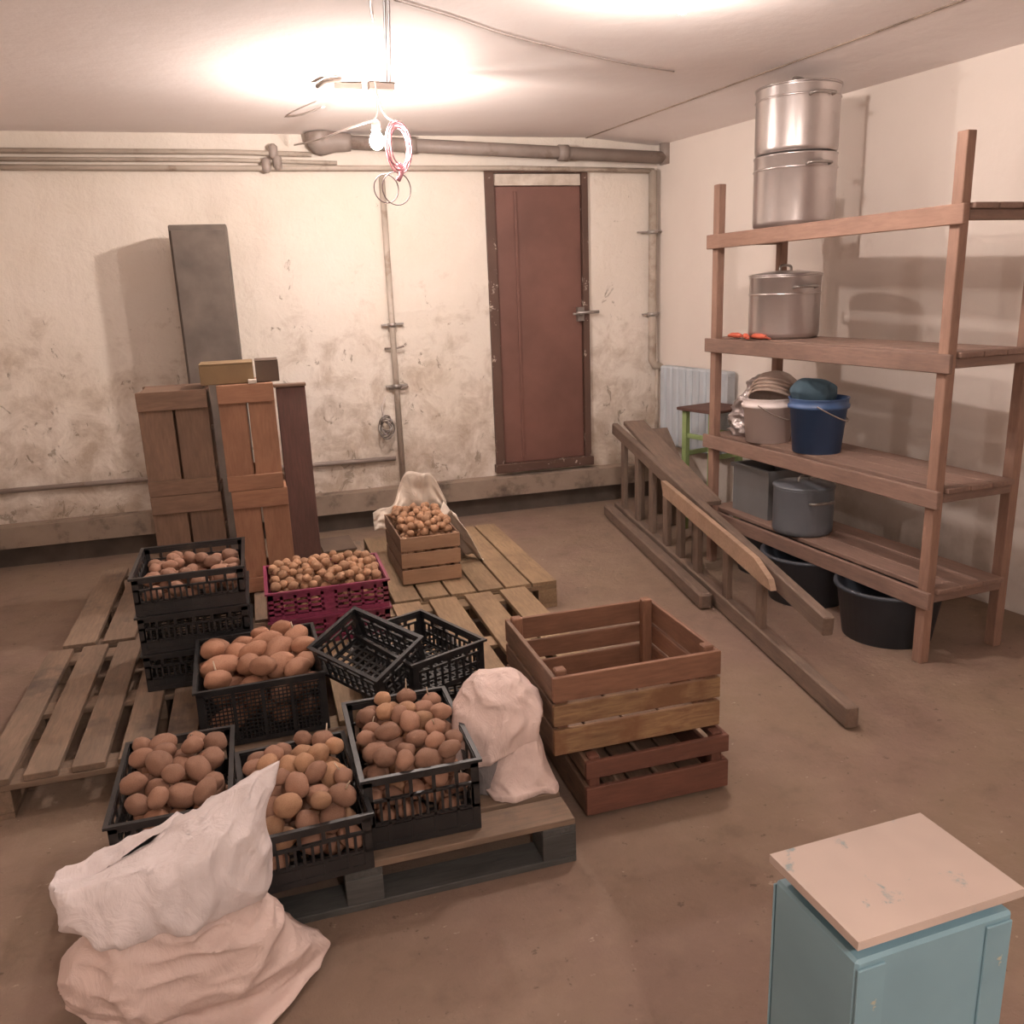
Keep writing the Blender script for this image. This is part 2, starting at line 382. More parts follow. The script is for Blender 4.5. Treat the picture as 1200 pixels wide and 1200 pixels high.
# door
door = thing('door_1', 'brown metal door', 'door', ((D0+D1)/2, BY, DZ0)); del door['label']; del door['category']; door['kind'] = 'structure'
W2 = (D1-D0)/2; H2 = DZ1-DZ0
bbox('door_leaf', door, (-W2+0.045, 0.0, 0.03), (W2-0.035, 0.035, H2-0.085), MT['door'], 0.004)
bbox('door_ridge', door, (-W2+0.185, -0.012, 0.06), (-W2+0.205, 0.0, H2-0.12), MT['door'])
bbox('frame_jamb', door, (-W2-0.02, -0.03, 0), (-W2+0.042, 0.05, H2), MT['frame'])
bbox('frame_jamb', door, (W2-0.032, -0.03, 0), (W2+0.012, 0.05, H2), MT['frame'])
bbox('frame_head', door, (-W2-0.02, -0.03, H2), (W2+0.012, 0.05, H2+0.035), MT['frame'])
bbox('head_strip', door, (-W2+0.045, -0.004, H2-0.08), (W2-0.035, 0.03, H2-0.004), MT['trimw'], label='pale strip above the door leaf')
bbox('threshold', door, (-W2-0.03, -0.06, -0.03), (W2+0.02, 0.05, 0.03), MT['frame'])
hp = ony(685, 368, BY-0.04); hx = hp.x-(D0+D1)/2; hz = hp.z-DZ0
bbox('lock_plate', door, (hx-0.05, -0.04, hz-0.05), (hx+0.0, -0.0, hz+0.05), MT['metal'])
hb = MB(); hb.tube([(hx-0.03, 0, hz), (hx-0.03, -0.07, hz), (hx-0.1, -0.075, hz+0.005)], 0.009, 8); hb.tube([(hx-0.06, -0.045, hz+.01), (hx+0.11, -0.045, hz+.012)], 0.011, 8)
hb.build('door_handle', MT['metal'], door, True)

# ------------------------------------------------------------------ pipes
PY = BY-0.09
def wp(x, y, Y=PY): return ony(x, y, Y)
t = tag(None or bpy.data.objects.new('sewer_pipe', None), 'thick grey sewer pipe crossing the back wall under the ceiling', 'pipe'); COL.objects.link(t); t.location = (0, 0, 0)
A = wp(392, 166); Bp = wp(779, 185)
MB().tube([A, Bp], 0.042, 14).build('pipe_run', MT['piped'], t, True)
e = wp(372, 150)
MB().tube(bez([(e.x, PY, ZC-0.005), (e.x+0.01, PY, ZC-0.06), (A.x-0.01, PY, A.z+0.0), (A.x+0.1, PY, A.z-.004)], 16), [0.085, 0.085, 0.084, 0.082, 0.08, 0.078, 0.075, 0.072, 0.07, 0.068, 0.065, 0.062, 0.06, 0.058, 0.055, 0.052][:16] + [0.05], 16).build('pipe_elbow', MT['piped'], t, True)
for px in (470, 656): c = wp(px, 0); k = (c.x-A.x)/(Bp.x-A.x); p = A.lerp(Bp, k); MB().tube([p-Vector((0.035, 0, 0)), p+Vector((0.035, 0, 0))], 0.052, 14).build('pipe_collar', MT['piped'], t, True)
g = wp(781, 184); MB().tube([(g.x, PY, g.z-0.05), (g.x, PY, ZC-0.02)], 0.05, 14).build('pipe_riser', MT['piped'], t, True)
def pipe(name, label, pts, r, m, clamps=()):
    t = thing(name, label, 'pipe'); MB().tube(pts, r, 10).build('pipe_run', m, t, True)
    for c in clamps:
        c = Vector(c); MB().lathe([(r+0.004, -0.014), (r+0.009, -0.012), (r+0.009, 0.012), (r+0.004, 0.014)], 12, c).build('clamp', MT['metal'], t, True)
        MB().bar(c+Vector((-0.07, 0.02, 0)), c+Vector((0.08, 0.02, 0.006)), 0.03, 0.012).build('clamp_bracket', MT['metal'], t)
    return t
y1 = BY-0.045
pl = lambda x, y: wp(x, y, y1)
L0 = pl(264, 197); pipe('water_pipe', 'thin pale water pipe running level above the brown door', [(LX, y1, L0.z+0.005), L0, pl(447, 197), pl(600, 197), pl(766, 200)], 0.017, MT['pipeg'])
for px in (312, 556, 722):
    pass
u0 = pl(264, 178); pipe('water_pipe', 'upper of the thin pale pipes left of the lit bulb', [(LX, y1, u0.z), u0, pl(365, 181)], 0.016, MT['pipeg'])
u0 = pl(264, 187); pipe('water_pipe', 'short middle pale pipe left of the lit bulb, between two longer ones', [(LX, y1+0.01, u0.z), u0+Vector((0, .01, 0)), pl(395, 191)], 0.013, MT['pipeg'])
for px, py in ((320, 178), (312, 194), (325, 191)):
    o = MB().lathe([(0.012, -0.045), (0.028, -0.03), (0.028, 0.03), (0.012, 0.045)], 12, pl(px, py)-Vector((0, 0.012, 0))).build('pipe_valve', MT['piped'], None, True)
    tag(o, {320: 'valve on the upper pale pipe at the far left', 312: 'lower left valve of the pair on the lowest pale pipe', 325: 'lower right valve beside the pair on the pale pipes'}[px], 'valve')
va = pl(447, 205); vb = pl(470, 566)
pipe('heating_riser', 'thin vertical pipe on the back wall below the lit bulb', [(va.x, y1, va.z), (va.x, y1, 0.29)], 0.021, MT['pipeg'],
     [(va.x, y1, pl(457, 381).z), (va.x, y1, pl(462, 453).z)])
rx = pl(767, 205).x-0.012
pipe('corner_pipe', 'vertical grey pipe in the right corner left of the radiator', [(rx, y1, pl(768, 200).z), (rx, y1, pl(768, 422).z), (rx+0.02, y1, pl(768, 428).z), (rx+0.085, y1-0.02, pl(784, 430).z)], 0.03, MT['pipeg'],
     [(rx, y1, pl(768, 272).z), (rx, y1, pl(768, 368).z)])
z1 = pl(775, 430).z; z2 = pl(775, 520).z
pipe('radiator_pipe', 'left of the two short pipes falling to the radiator valve', [(rx+0.035, y1-0.01, z1), (rx+0.035, y1-0.01, z2-0.05)], 0.014, MT['pipeg'])
pipe('radiator_pipe', 'right of the two short pipes falling to the radiator valve', [(rx+0.09, y1-0.05, z1), (rx+0.09, y1-0.05, z2-0.05)], 0.016, MT['pipeg'])
tv = thing('radiator_valve', 'dark valve on the radiator pipes in the right corner', 'valve', (rx+0.07, y1-0.03, z2-0.03))
MB().tube([(-0.09, 0, 0), (0.1, 0, 0)], 0.02, 10).build('valve_body', MT['piped'], tv, True)
MB().lathe([(0.03, 0.0), (0.034, 0.02), (0.02, 0.06)], 12, (0, 0, 0.0)).build('valve_cap', MT['piped'], tv, True)
q = wp(364, 545, BY-0.03); q2 = wp(464, 537, BY-0.03)
pipe('low_pipe', 'dark thin pipe low on the back wall behind the tall wooden crates', [(LX, BY-0.03, q.z+0.01), q, q2], 0.016, MT['piped'])
# small clutter hanging from the riser
c0 = wp(452, 500, BY-0.09); v = thing('wire_bundle', 'small tangled ring of wire hanging on the vertical back wall pipe', 'wire', c0)
bb = MB()
for k in range(7):
    a = random.random()*6; rr = 0.035+0.025*random.random()
    bb.tube([Vector((rr*math.cos(s*math.pi/8)+0.012*math.sin(a), 0.02*math.sin(s*math.pi/4+a), rr*1.25*math.sin(s*math.pi/8)+0.02*math.cos(a))) for s in range(16)], 0.005, 5, True)
bb.build('wire_loops', MT['metal'], v, True)
MB().tube(bez([(0.0, 0, 0.05), (-0.015, 0.01, 0.13), (0.02, 0.04, 0.2)], 8), 0.006, 6).build('hanging_wire', MT['wirew'], v, True)
for (x, y), lb in (((461, 408), 'upper short metal hook sticking out beside the vertical back wall pipe'), ((466, 455), 'lower short metal hook beside the vertical back wall pipe')):
    p = wp(x, y, BY-0.02); o = MB().tube([p-Vector((0.06, 0, 0)), p+Vector((0.02, -0.03, 0)), p+Vector((0.07, -0.03, 0.012))], 0.007, 6).build('wall_hook', MT['piped'], None, True); tag(o, lb, 'hook')
for (x, y), lb in (((760, 272), 'long thin nail rod across the corner pipe'), ((700, 368), None)):
    if lb: p = wp(x, y, BY-0.03); tag(MB().tube([p-Vector((0.09, 0, 0)), p+Vector((0.14, -0.03, 0.0))], 0.006, 6).build('wall_rod', MT['piped'], None, True), lb, 'rod')

# ------------------------------------------------------------------ lights
def bulb(name, label, p, m, cord_to, sc=1.0):
    t = thing(name, label, 'lamp', p)
    pr = [(0.001, -0.062), (0.014, -0.058), (0.024, -0.048), (0.030, -0.032), (0.030, -0.018), (0.022, 0.0), (0.014, 0.014)]
    MB().lathe([(r*sc, z*sc) for r, z in pr], 24).build('glass_bulb', m, t, True, label='glowing glass bulb')
    MB().lathe([(0.017*sc, 0.014*sc), (0.02*sc, 0.02*sc), (0.02*sc, 0.05*sc), (0.008*sc, 0.065*sc)], 16).build('lamp_socket', MT['wirew'], t, True)
    MB().tube(bez([(0, 0, 0.06*sc), cord_to*0.5+Vector((0.01, 0, 0)), cord_to], 8), 0.004, 6).build('cord', MT['wirew'], t, True)
    return t
PA = ony(441, 158, 4.40); bulb('hanging_bulb', 'lit bulb hanging low in front of the back wall', PA, MT['bulba'], Vector((0.02, 0.06, ZC-0.012-PA.z)), 1.1)
PB = onz(800, -8, 2.525); bulb('ceiling_bulb', 'lit bulb near the ceiling above the upper frame edge', PB, MT['bulbb'], Vector((0.0, 0, ZC-PB.z)), 1.0)
PC = Vector((0.35, -0.55, 2.05)); bulb('rear_fill_lamp', 'unseen fill lamp added behind the camera', PC, MT['fillc'], Vector((0.0, 0, ZC-PC.z)), 1.0)  # added unseen lamp, brightens the foreground and the shelves
# ceiling bracket and cables above the bulb
ba = onz(372, 101, ZC-0.02); bb_ = onz(462, 101, ZC-0.02)
t = thing('ceiling_bracket', 'dark bracket bar on the ceiling above the hanging bulb', 'bracket', ba)
d_ = bb_-ba; MB().bar((0.08, 0, 0.004), d_*0.58, 0.03, 0.022).build('bracket_bar', MT['dark'], t); MB().bar(d_*0.66, d_*1.0+Vector((0, .03, 0)), 0.05, 0.028).build('bracket_bar', MT['dark'], t)
MB().tube([(0.0, 0, 0.0), (0.03, -0.1, 0.002), (0.1, -0.14, 0.003)], 0.012, 8).build('bracket_hook', MT['dark'], t, True)
def cable(label, pts, r, m):
    return tag(MB().tube(bez(pts, 20), r, 6).build('cable', m, None, True), label, 'cable')
cable('left of two thin cables clipped to the ceiling above the hanging bulb', [onz(447, -60, ZC-.006), onz(450, 0, ZC-.006), onz(453, 95, ZC-.006)], 0.0045, MT['wire'])
cable('right of two thin cables clipped to the ceiling above the hanging bulb', [onz(453, -60, ZC-.006), onz(455, 0, ZC-.006), onz(457, 95, ZC-.006)], 0.0045, MT['wire'])
cable('short white cable tail left of the ceiling cables', [onz(434, -30, ZC-.006), onz(434, 5, ZC-.008), onz(437, 24, ZC-.012)], 0.005, MT['wirew'])
cable('long thin cable sagging across the ceiling towards the right corner', [onz(462, 0, ZC-.004), onz(530, 20, ZC-.004), onz(600, 43, ZC-.004), onz(720, 72, ZC-.004), onz(790, 84, ZC-.004)], 0.0028, MT['piped'])
cable('thin cable running from the hanging bulb to the left end of the sewer pipe', [PA+Vector((0, .02, .07)), ony(404, 152, 4.8), ony(372, 164, 5.3), ony(345, 170, 5.8)], 0.005, MT['wirew'])
cable('pale cable from the ceiling bracket sloping down towards the left wall', [ony(380, 125, 4.9), ony(350, 135, 5.2), ony(322, 137, 5.6)], 0.006, MT['wirew'])
# pinkish cable coil below the bulb
cc = ony(466, 170, 4.36); t = thing('cable_coil', 'pinkish coil of cable hanging beside the lit bulb', 'cable', cc)
bm = MB()
for k in range(6):
    a = k*0.55; rx_ = 0.055+0.012*math.sin(k*2.1); rz_ = 0.10+0.015*math.cos(k*1.7)
    bm.tube([Vector((rx_*math.cos(s*math.pi/12)+0.008*math.sin(a), 0.03*math.sin(s*math.pi/12+a), -0.02*k/6+rz_*math.sin(s*math.pi/12))) for s in range(24)], 0.0035, 6, True)
bm.build('cable_loops', MT['wirep'], t, True)
MB().tube(bez([(0, 0, 0.1), (-0.04, 0.1, 0.16), (-0.07, 0.15, ZC-0.01-cc.z)], 10), 0.005, 6).build('hanger_wire', MT['piped'], t, True)
MB().tube(bez([(0.0, 0, -0.08), (0.01, 0, -0.12), (-0.01, 0, -0.16)], 8), 0.012, 6).build('cable_tie', MT['wirep'], t, True)
for dx, rr, lb in ((-0.03, 0.062, 'left thin wire ring below the cable coil'), (0.02, 0.072, 'right thin wire ring below the cable coil')):
    c = ony(460, 221, 4.36)
    o = MB().tube([Vector((c.x+dx+rr*math.cos(s*math.pi/16), 4.36+0.02*math.cos(s*math.pi/16), c.z+rr*1.05*math.sin(s*math.pi/16))) for s in range(32)], 0.0028, 6, True).build('wire_ring', MT['wire'], None, True); tag(o, lb, 'cable')

# ------------------------------------------------------------------ pallets
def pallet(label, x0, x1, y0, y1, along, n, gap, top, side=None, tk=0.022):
    """along: 'x' or 'y' direction of the deck boards; height 0.144"""
    t = thing('wooden_pallet', label, 'pallet', ((x0+x1)/2, (y0+y1)/2, 0)); side = side or top
    W_, D_ = (x1-x0)/2, (y1-y0)/2; H_ = 0.144
    L_, S_ = (W_, D_) if along == 'x' else (D_, W_)
    def bb(name, lo, hi, m):
        if along == 'x': return bbox(name, t, lo, hi, m)
        return bbox(name, t, (lo[1], lo[0], lo[2]), (hi[1], hi[0], hi[2]), m)
    wd = (2*S_-(n-1)*gap)/n
    for k in range(n):
        s0 = -S_+k*(wd+gap); j = random.uniform(-0.006, 0.006)
        bb('deck_board', (-L_+abs(j), s0, H_-tk), (L_-abs(j)*0.5, s0+wd, H_+random.uniform(-0.002, 0.001)), top)
    for k in (-1, 0, 1):
        c = k*(L_-0.05)
        bb('cross_board', (c-0.05, -S_, H_-2*tk), (c+0.05, S_, H_-tk-0.001), side)
        for j in (-1, 0, 1):
            s = j*(S_-0.05); bb('block', (c-0.05, s-0.05, 0.022), (c+0.05, s+0.05, H_-2*tk-0.001), side)
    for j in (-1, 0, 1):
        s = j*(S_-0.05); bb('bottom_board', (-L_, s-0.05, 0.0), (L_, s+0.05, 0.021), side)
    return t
pallet('nearest pallet, carrying the two front black crates of potatoes, with dark grey side', -0.47, 0.735, 2.0, 2.78, 'x', 6, 0.02, MT['pald'], MT['palg'])  # blocks and lower boards darker and greyer than the deck
# its front deck board is paler: own material on the first board
for o in bpy.data.objects:
    if o.name.startswith('deck_board'):
        pass
pallet('middle pallet with wide gaps between its pale boards, between two others', -0.03, 1.19, 2.81, 3.915, 'y', 7, 0.045, MT['pal'])
pallet('grey pallet at the left under the large potatoes and the left crate stack', -1.0, -0.045, 2.81, 3.915, 'y', 7, 0.04, MT['pald'])
pallet('farthest pallet, carrying the pale wooden crate of onions', 0.53, 1.37, 3.94, 5.14, 'y', 6, 0.012, MT['pal'])
pallet('pallet under the tall wooden crates and the magenta crates', -0.95, 0.5, 3.95, 5.1, 'y', 9, 0.03, MT['pald'])

# ------------------------------------------------------------------ plastic crates
def lattice(bm, w_, h_, rows, ribs, th, side):
    """vertical ribs and rails in the plane given by side(u, z, depth)"""
def plastic_crate(name, label, m, loc, rz, w_, d_, h_, style='rib', group=None, rot=None, cat='crate'):
    t = thing(name, label, cat, loc, rz, group, rot); X, Y = w_/2, d_/2; th = 0.006
    def wall(axis, s, L_):
        b = MB()
        def bx(u0, u1, z0, z1, tk=th, out=0.0):
            if axis == 'y': lo = (u0, s*(Y-out)-(tk if s > 0 else 0), z0); hi = (u1, s*(Y-out)+(0 if s > 0 else tk), z1)
            else: lo = (s*(X-out)-(tk if s > 0 else 0), u0, z0); hi = (s*(X-out)+(0 if s > 0 else tk), u1, z1)
            b.box(lo, hi)
        e = L_-0.001
        bx(-e, e, 0, 0.018)
        bx(-e, -e+0.022, 0.018, h_-0.008); bx(e-0.022, e, 0.018, h_-0.008)
        bx(-e, e, h_-0.026, h_-0.008)
        if style == 'rib':
            zs = [0.018, 0.34*h_, 0.66*h_, h_-0.026]
            if axis == 'y': bx(-e+0.022, e-0.022, 0.018, 0.30*h_, th*0.7, 0.002)
            bx(-e, e, zs[1]-0.004, zs[1]+0.004, th*1.5); bx(-e, e, zs[2]-0.004, zs[2]+0.004, th*1.5)
            n = int(2*L_/0.021)
            for k in range(1, n):
                u = -L_+2*L_*k/n; bx(u-0.0035, u+0.0035, zs[1], zs[2])
            n2 = max(3, int(2*L_/0.06))
            for k in range(1, n2):
                u = -L_+2*L_*k/n2; bx(u-0.005, u+0.005, zs[2], zs[3]); bx(u-0.005, u+0.005, 0.018, zs[1])
        elif style == 'mesh':
            n = int(2*L_/0.013)
            for k in range(1, n): u = -L_+2*L_*k/n; bx(u-0.002, u+0.002, 0.018, h_-0.03, th*0.6, 0.001)
            nz = int((h_-0.05)/0.013)
            for k in range(1, nz+1): z = 0.018+(h_-0.05)*k/nz; bx(-e, e, z-0.002, z+0.002, th*0.6, 0.001)
            for k in (-1, 0, 1): u = k*L_*0.45; bx(u-0.006, u+0.006, 0.0, h_-0.02, th)
        elif style == 'pink':
            for f in (0.22, 0.40, 0.58, 0.76): bx(-e, e, f*h_-0.005, f*h_+0.005)
            n = max(4, int(2*L_/0.055))
            for k in range(1, n): u = -L_+2*L_*k/n; bx(u-0.006, u+0.006, 0.018, h_-0.02)
            bx(-0.035, 0.035, 0.018, h_-0.02, th*0.8, 0.001)
        elif style == 'open':
            for f in (0.40, 0.68): bx(-e, e, f*h_-0.004, f*h_+0.004)
            n = max(5, int(2*L_/0.028))
            for k in range(1, n): u = -L_+2*L_*k/n; bx(u-0.004, u+0.004, 0.018, h_*0.68)
            n = max(3, int(2*L_/0.075))
            for k in range(1, n): u = -L_+2*L_*k/n; bx(u-0.006, u+0.006, h_*0.68, h_-0.02)
        b.build('side_panel', m, t)
    wall('y', -1, X); wall('y', 1, X); wall('x', -1, Y); wall('x', 1, Y)
    b = MB()
    n = int(w_/0.03)
    for k in range(n+1): u = -X+0.008+(w_-0.016)*k/n; b.box((u-0.005, -Y+0.007, 0.003), (u+0.005, Y-0.007, 0.008))
    n = int(d_/0.03)
    for k in range(n+1): u = -Y+0.008+(d_-0.016)*k/n; b.box((-X+0.007, u-0.005, 0.004), (X-0.007, u+0.005, 0.009))
    b.build('crate_floor', m, t)
    b = MB(); r_ = 0.009
    for s in (-1, 1):
        b.box((-X-r_, s*Y-r_ if s < 0 else Y-0.004, h_-0.008), (X+r_, s*Y+0.004 if s < 0 else Y+r_, h_))
        b.box((s*X-r_ if s < 0 else X-0.004, -Y+0.0041, h_-0.0079), (s*X+0.004 if s < 0 else X+r_, Y-0.0041, h_-0.0001))
    b.build('rim', m, t)
    return t

# ------------------------------------------------------------------ wooden slatted crates
def slat_crate(name, label, loc, w_, d_, h_, zsl, post, th, mats, rz=0, post_up=0.01, inner=True, floor_n=5, floor_m=None, mf=None):
    """mats: (front, back, left, right, post) ; zsl: list of (z0, z1) slats from the bottom up"""
    t = thing(name, label, 'crate', loc, rz); X, Y = w_/2, d_/2
    fr, bk, lf, rt, pm = mats
    for sx in (-1, 1):
        for sy in (-1, 1):
            x0 = sx*(X-th) - (post if sx > 0 else 0); y0 = sy*(Y-th) - (post if sy > 0 else 0)
            bbox('corner_post', t, (x0, y0, 0.0), (x0+post, y0+post, h_+post_up), pm, 0.004)
    for i, (z0, z1) in enumerate(zsl):
        f_ = mf[i] if mf else fr
        bbox('slat', t, (-X, -Y, z0), (X, -Y+th-0.001, z1), f_); bbox('slat', t, (-X, Y-th+0.001, z0), (X, Y, z1), bk)
        bbox('slat', t, (-X, -Y+th, z0), (-X+th-0.001, Y-th, z1), lf); bbox('slat', t, (X-th+0.001, -Y+th, z0), (X, Y-th, z1), rt)
    wd = (2*X-2*th-0.004)/floor_n
    for k in range(floor_n):
        x0 = -X+th+0.002+k*wd
        bbox('floor_slat', t, (x0+0.004, -Y+th+0.001, zsl[0][0]+0.002), (x0+wd-0.004, Y-th-0.001, zsl[0][0]+0.011), floor_m or fr)
    return t

slat_crate('wooden_crate', 'low brown painted crate on the floor under the big empty crate', (1.08, 2.17+0.235, 0), 0.49, 0.47, 0.20,
           [(0.015, 0.108), (0.14, 0.198)], 0.035, 0.016, (MT['brown'], MT['brown'], MT['crategr'], MT['brown'], MT['brown']), post_up=0.006, floor_m=MT['crategr'])
slat_crate('wooden_crate', 'big empty slatted crate of orange and yellow boards, topmost of two', (1.034, 2.475, 0.208), 0.565, 0.515, 0.265,
           [(0.004, 0.088), (0.102, 0.170), (0.182, 0.262)], 0.036, 0.016,
           (MT['crate'], MT['crate'], MT['crategr'], MT['crate'], MT['crate']), post_up=0.012, floor_m=MT['crategr'], floor_n=4,
           mf=[MT['cratey'], MT['cratey'], MT['crate']])
slat_crate('onion_crate', 'small pale new wooden crate filled with onions on the farthest pallet', (0.765, 4.42, 0.146), 0.31, 0.54, 0.255,
           [(0.004, 0.08), (0.092, 0.168), (0.18, 0.252)], 0.022, 0.010, (MT['newwood'], MT['newwood'], MT['crategr'], MT['crategr'], MT['newwood']), post_up=0.0)

# ------------------------------------------------------------------ vegetables
def potato_mesh(seed, m, el=1.2):
    bm = bmesh.new(); bmesh.ops.create_icosphere(bm, subdivisions=3, radius=1)
    off = Vector((seed*3.1, seed*1.7, seed))
    for v in bm.verts:
        n_ = noise.noise(v.co*0.9+off)*0.22 + noise.noise(v.co*2.3+off)*0.07
        v.co = v.co*(1+n_); v.co.x *= el; v.co.z *= 0.88
    me = to_mesh(bm, 'potato', True); me.materials.append(m); return me
def low_mesh(seed, m):
    bm = bmesh.new(); bmesh.ops.create_icosphere(bm, subdivisions=2, radius=1); me = bm
    return bm
def pack(x0, x1, y0, y1, z0, dome, rlo, rhi, tries=900, seed=1):
    rg = random.Random(seed); P = []
    for it in range(tries):
        r = rg.uniform(rlo, rhi); best = None
        for k in range(14):
            x = rg.uniform(x0+r, x1-r); y = rg.uniform(y0+r, y1-r); z = z0+r
            for (a, b_, c, q_) in P:
                dd = (x-a)**2+(y-b_)**2; s = (r+q_)*0.96
                if dd < s*s: z = max(z, c+math.sqrt(s*s-dd))
            if best is None or z < best[2]: best = (x, y, z, r)
        x, y, z, r = best
        if z + r*0.6 <= dome(x, y): P.append(best)
    return P
def heap(P, parent_frame, meshes, label, cat, group, name, ntop, sprouts=0, seed=1, stufflabel=None, stuffm=None, sproutlabel=None, el=1.0):
    rg = random.Random(seed)
    # visible = not covered from above
    def cover(p):
        c = 0
        for q in P:
            if q[2] > p[2]+0.3*p[3]:
                dd = math.hypot(p[0]-q[0], p[1]-q[1])
                if dd < p[3]+q[3]: c += 1-dd/(p[3]+q[3])
        return c
    S = sorted(P, key=cover); top, rest = S[:ntop], S[ntop:]
    for i, (x, y, z, r) in enumerate(top):
        o = bpy.data.objects.new(name, rg.choice(meshes)); COL.objects.link(o)
        o.location = parent_frame @ Vector((x, y, z)); o.scale = (r*0.93,)*3
        o.rotation_euler = (rg.uniform(-0.5, 0.5), rg.uniform(-0.5, 0.5), rg.uniform(0, 6.28))
        tag(o, label, cat, group)
        if i < sprouts:
            o['label'] = sproutlabel; o['group'] = group+' with sprouts'
            hh = rg.uniform(0.4, 1.0)
            MB().tube([Vector((0.1, 0, 0.75)), Vector((0.15, 0.05, 0.9+hh*0.5)), Vector((0.3, 0.1, 0.95+hh))], [0.09, 0.07, 0.05], 6).build('sprout', MT['sprout'], o, True, label='pale thin sprout')
    if rest:
        bm = bmesh.new()
        for (x, y, z, r) in rest:
            mt = Matrix.Translation(parent_frame @ Vector((x, y, z))) @ Matrix.Rotation(rg.uniform(0, 6), 4, 'Z') @ Matrix.Diagonal((r*1.02, r*0.95, r*0.85, 1))
            bmesh.ops.create_icosphere(bm, subdivisions=2, radius=1, matrix=mt)
        o = link(name+'_heap', to_mesh(bm, 'heap', True), stuffm); tag(o, stufflabel, cat, None, 'stuff')
PM = [potato_mesh(i, MT['potato'], 1.05+0.06*i) for i in range(5)]
PMP = [potato_mesh(i+9, MT['potatop'], 1.05+0.06*i) for i in range(5)]
PMO = [potato_mesh(i+20, MT['potatoo'], 1.25+0.12*i) for i in range(4)]
PMS = [potato_mesh(i+30, MT['potatop'], 1.0+0.05*i) for i in range(4)]
def dome(h_, k, cx, cy, sx, sy): return lambda x, y: h_+k*max(0, 1-((x-cx)/sx)**2-((y-cy)/sy)**2)
def filled(crate, w_, d_, h_, k, rlo, rhi, meshes, m, label, cat, name, group, ntop, sprouts, seed, slabel, splabel, tries=900, wall=0.01, base=0.01):
    P = pack(-w_/2+wall, w_/2-wall, -d_/2+wall, d_/2-wall, base, dome(h_, k, 0, 0, w_*0.75, d_*0.75), rlo, rhi, tries, seed)
    fr = Matrix.LocRotScale(crate.location, crate.rotation_euler, None)
    heap(P, fr, meshes, label, cat, group, name, ntop, sprouts, seed, slabel, m, splabel)

c = plastic_crate('plastic_crate', 'black ribbed crate of potatoes beside the folded white sack, nearest right', MT['black'], (0.312, 2.27, 0.1465), 0, 0.315, 0.46, 0.218, 'rib')
filled(c, 0.315, 0.46, 0.222, 0.05, 0.027, 0.036, PM+PMP[:2], MT['potato'], 'brown potato heaped in the black crate beside the folded white sack', 'potato', 'potato', 'potatoes in the black crate beside the folded sack', 58, 4, 3,
       'lower layers of potatoes in the black crate beside the folded white sack', 'sprouting brown potato in the black crate beside the folded white sack')
c = plastic_crate('plastic_crate', 'black ribbed crate of potatoes behind the white sack at lower left', MT['black'], (-0.005, 2.185, 0.1465), 0.06, 0.305, 0.45, 0.165, 'rib')
filled(c, 0.305, 0.45, 0.175, 0.06, 0.028, 0.041, PM+PMP[:3], MT['potato'], 'brown potato heaped in the low black crate behind the white sack', 'potato', 'potato', 'potatoes in the low black crate behind the white sack', 46, 3, 5,
       'lower layers of potatoes in the low black crate behind the white sack', 'sprouting brown potato in the low black crate behind the white sack')
c = plastic_crate('plastic_crate', 'black fine mesh crate of large potatoes, left of the bare pallet boards', MT['black'], (-0.10, 3.0, 0.1465), 0.03, 0.42, 0.47, 0.216, 'mesh')
filled(c, 0.42, 0.47, 0.225, 0.05, 0.038, 0.055, PMO, MT['potatoo'], 'large orange brown potato heaped in the black fine mesh crate', 'potato', 'potato', 'large potatoes in the black fine mesh crate', 34, 2, 8,
       'lower layers of large potatoes in the black fine mesh crate', 'sprouting large potato in the black fine mesh crate', 500)
c = plastic_crate('plastic_crate', 'black crate of potatoes at the left edge behind the white sack top', MT['black'], (-0.34, 2.36, 0.1465), 0, 0.30, 0.44, 0.165, 'rib')
filled(c, 0.30, 0.44, 0.17, 0.05, 0.030, 0.042, PM, MT['potatoo'], 'potato in the leftmost black crate behind the white sack', 'potato', 'potato', 'potatoes in the leftmost front black crate', 26, 1, 11,
       'lower layers of potatoes in the leftmost front black crate', 'sprouting potato in the leftmost black crate', 500)
for k in range(3):
    c = plastic_crate('plastic_crate', ('bottom', 'middle', 'top')[k]+' black crate of the stack at the left edge before the tall wooden crates', MT['black'], (-0.33, 3.52, 0.1465+0.155*k), 0.0, 0.40, 0.42, 0.153, 'rib')
filled(c, 0.40, 0.42, 0.10, 0.05, 0.026, 0.035, PM, MT['potato'], 'potato in the top black crate of the left edge stack', 'potato', 'potato', 'potatoes in the top crate of the left stack', 18, 1, 12,
       'lower layers of potatoes in the top black crate of the left stack', 'sprouting potato in the top black crate of the left stack', 260)
c = plastic_crate('plastic_crate', 'lower magenta crate of the pair beside the tall wooden crates', MT['pink'], (0.2, 3.75, 0.1465), 0.0, 0.51, 0.40, 0.127, 'pink')
filled(c, 0.51, 0.40, 0.085, 0.0, 0.024, 0.03, PMP, MT['potatop'], 'potato seen through the side of the lower magenta crate', 'potato', 'potato', 'potatoes in the lower magenta crate', 12, 0, 21,
       'layers of potatoes in the lower magenta crate', '', 240)
c = plastic_crate('plastic_crate', 'upper magenta crate heaped with small pale potatoes', MT['pink'], (0.2, 3.75, 0.2745), 0.0, 0.51, 0.40, 0.127, 'pink')
filled(c, 0.51, 0.40, 0.135, 0.055, 0.019, 0.026, PMS, MT['potatop'], 'small pale potato heaped in the upper magenta crate', 'potato', 'potato', 'small pale potatoes in the upper magenta crate', 62, 0, 22,
       'lower layers of small potatoes in the upper magenta crate', '', 700)
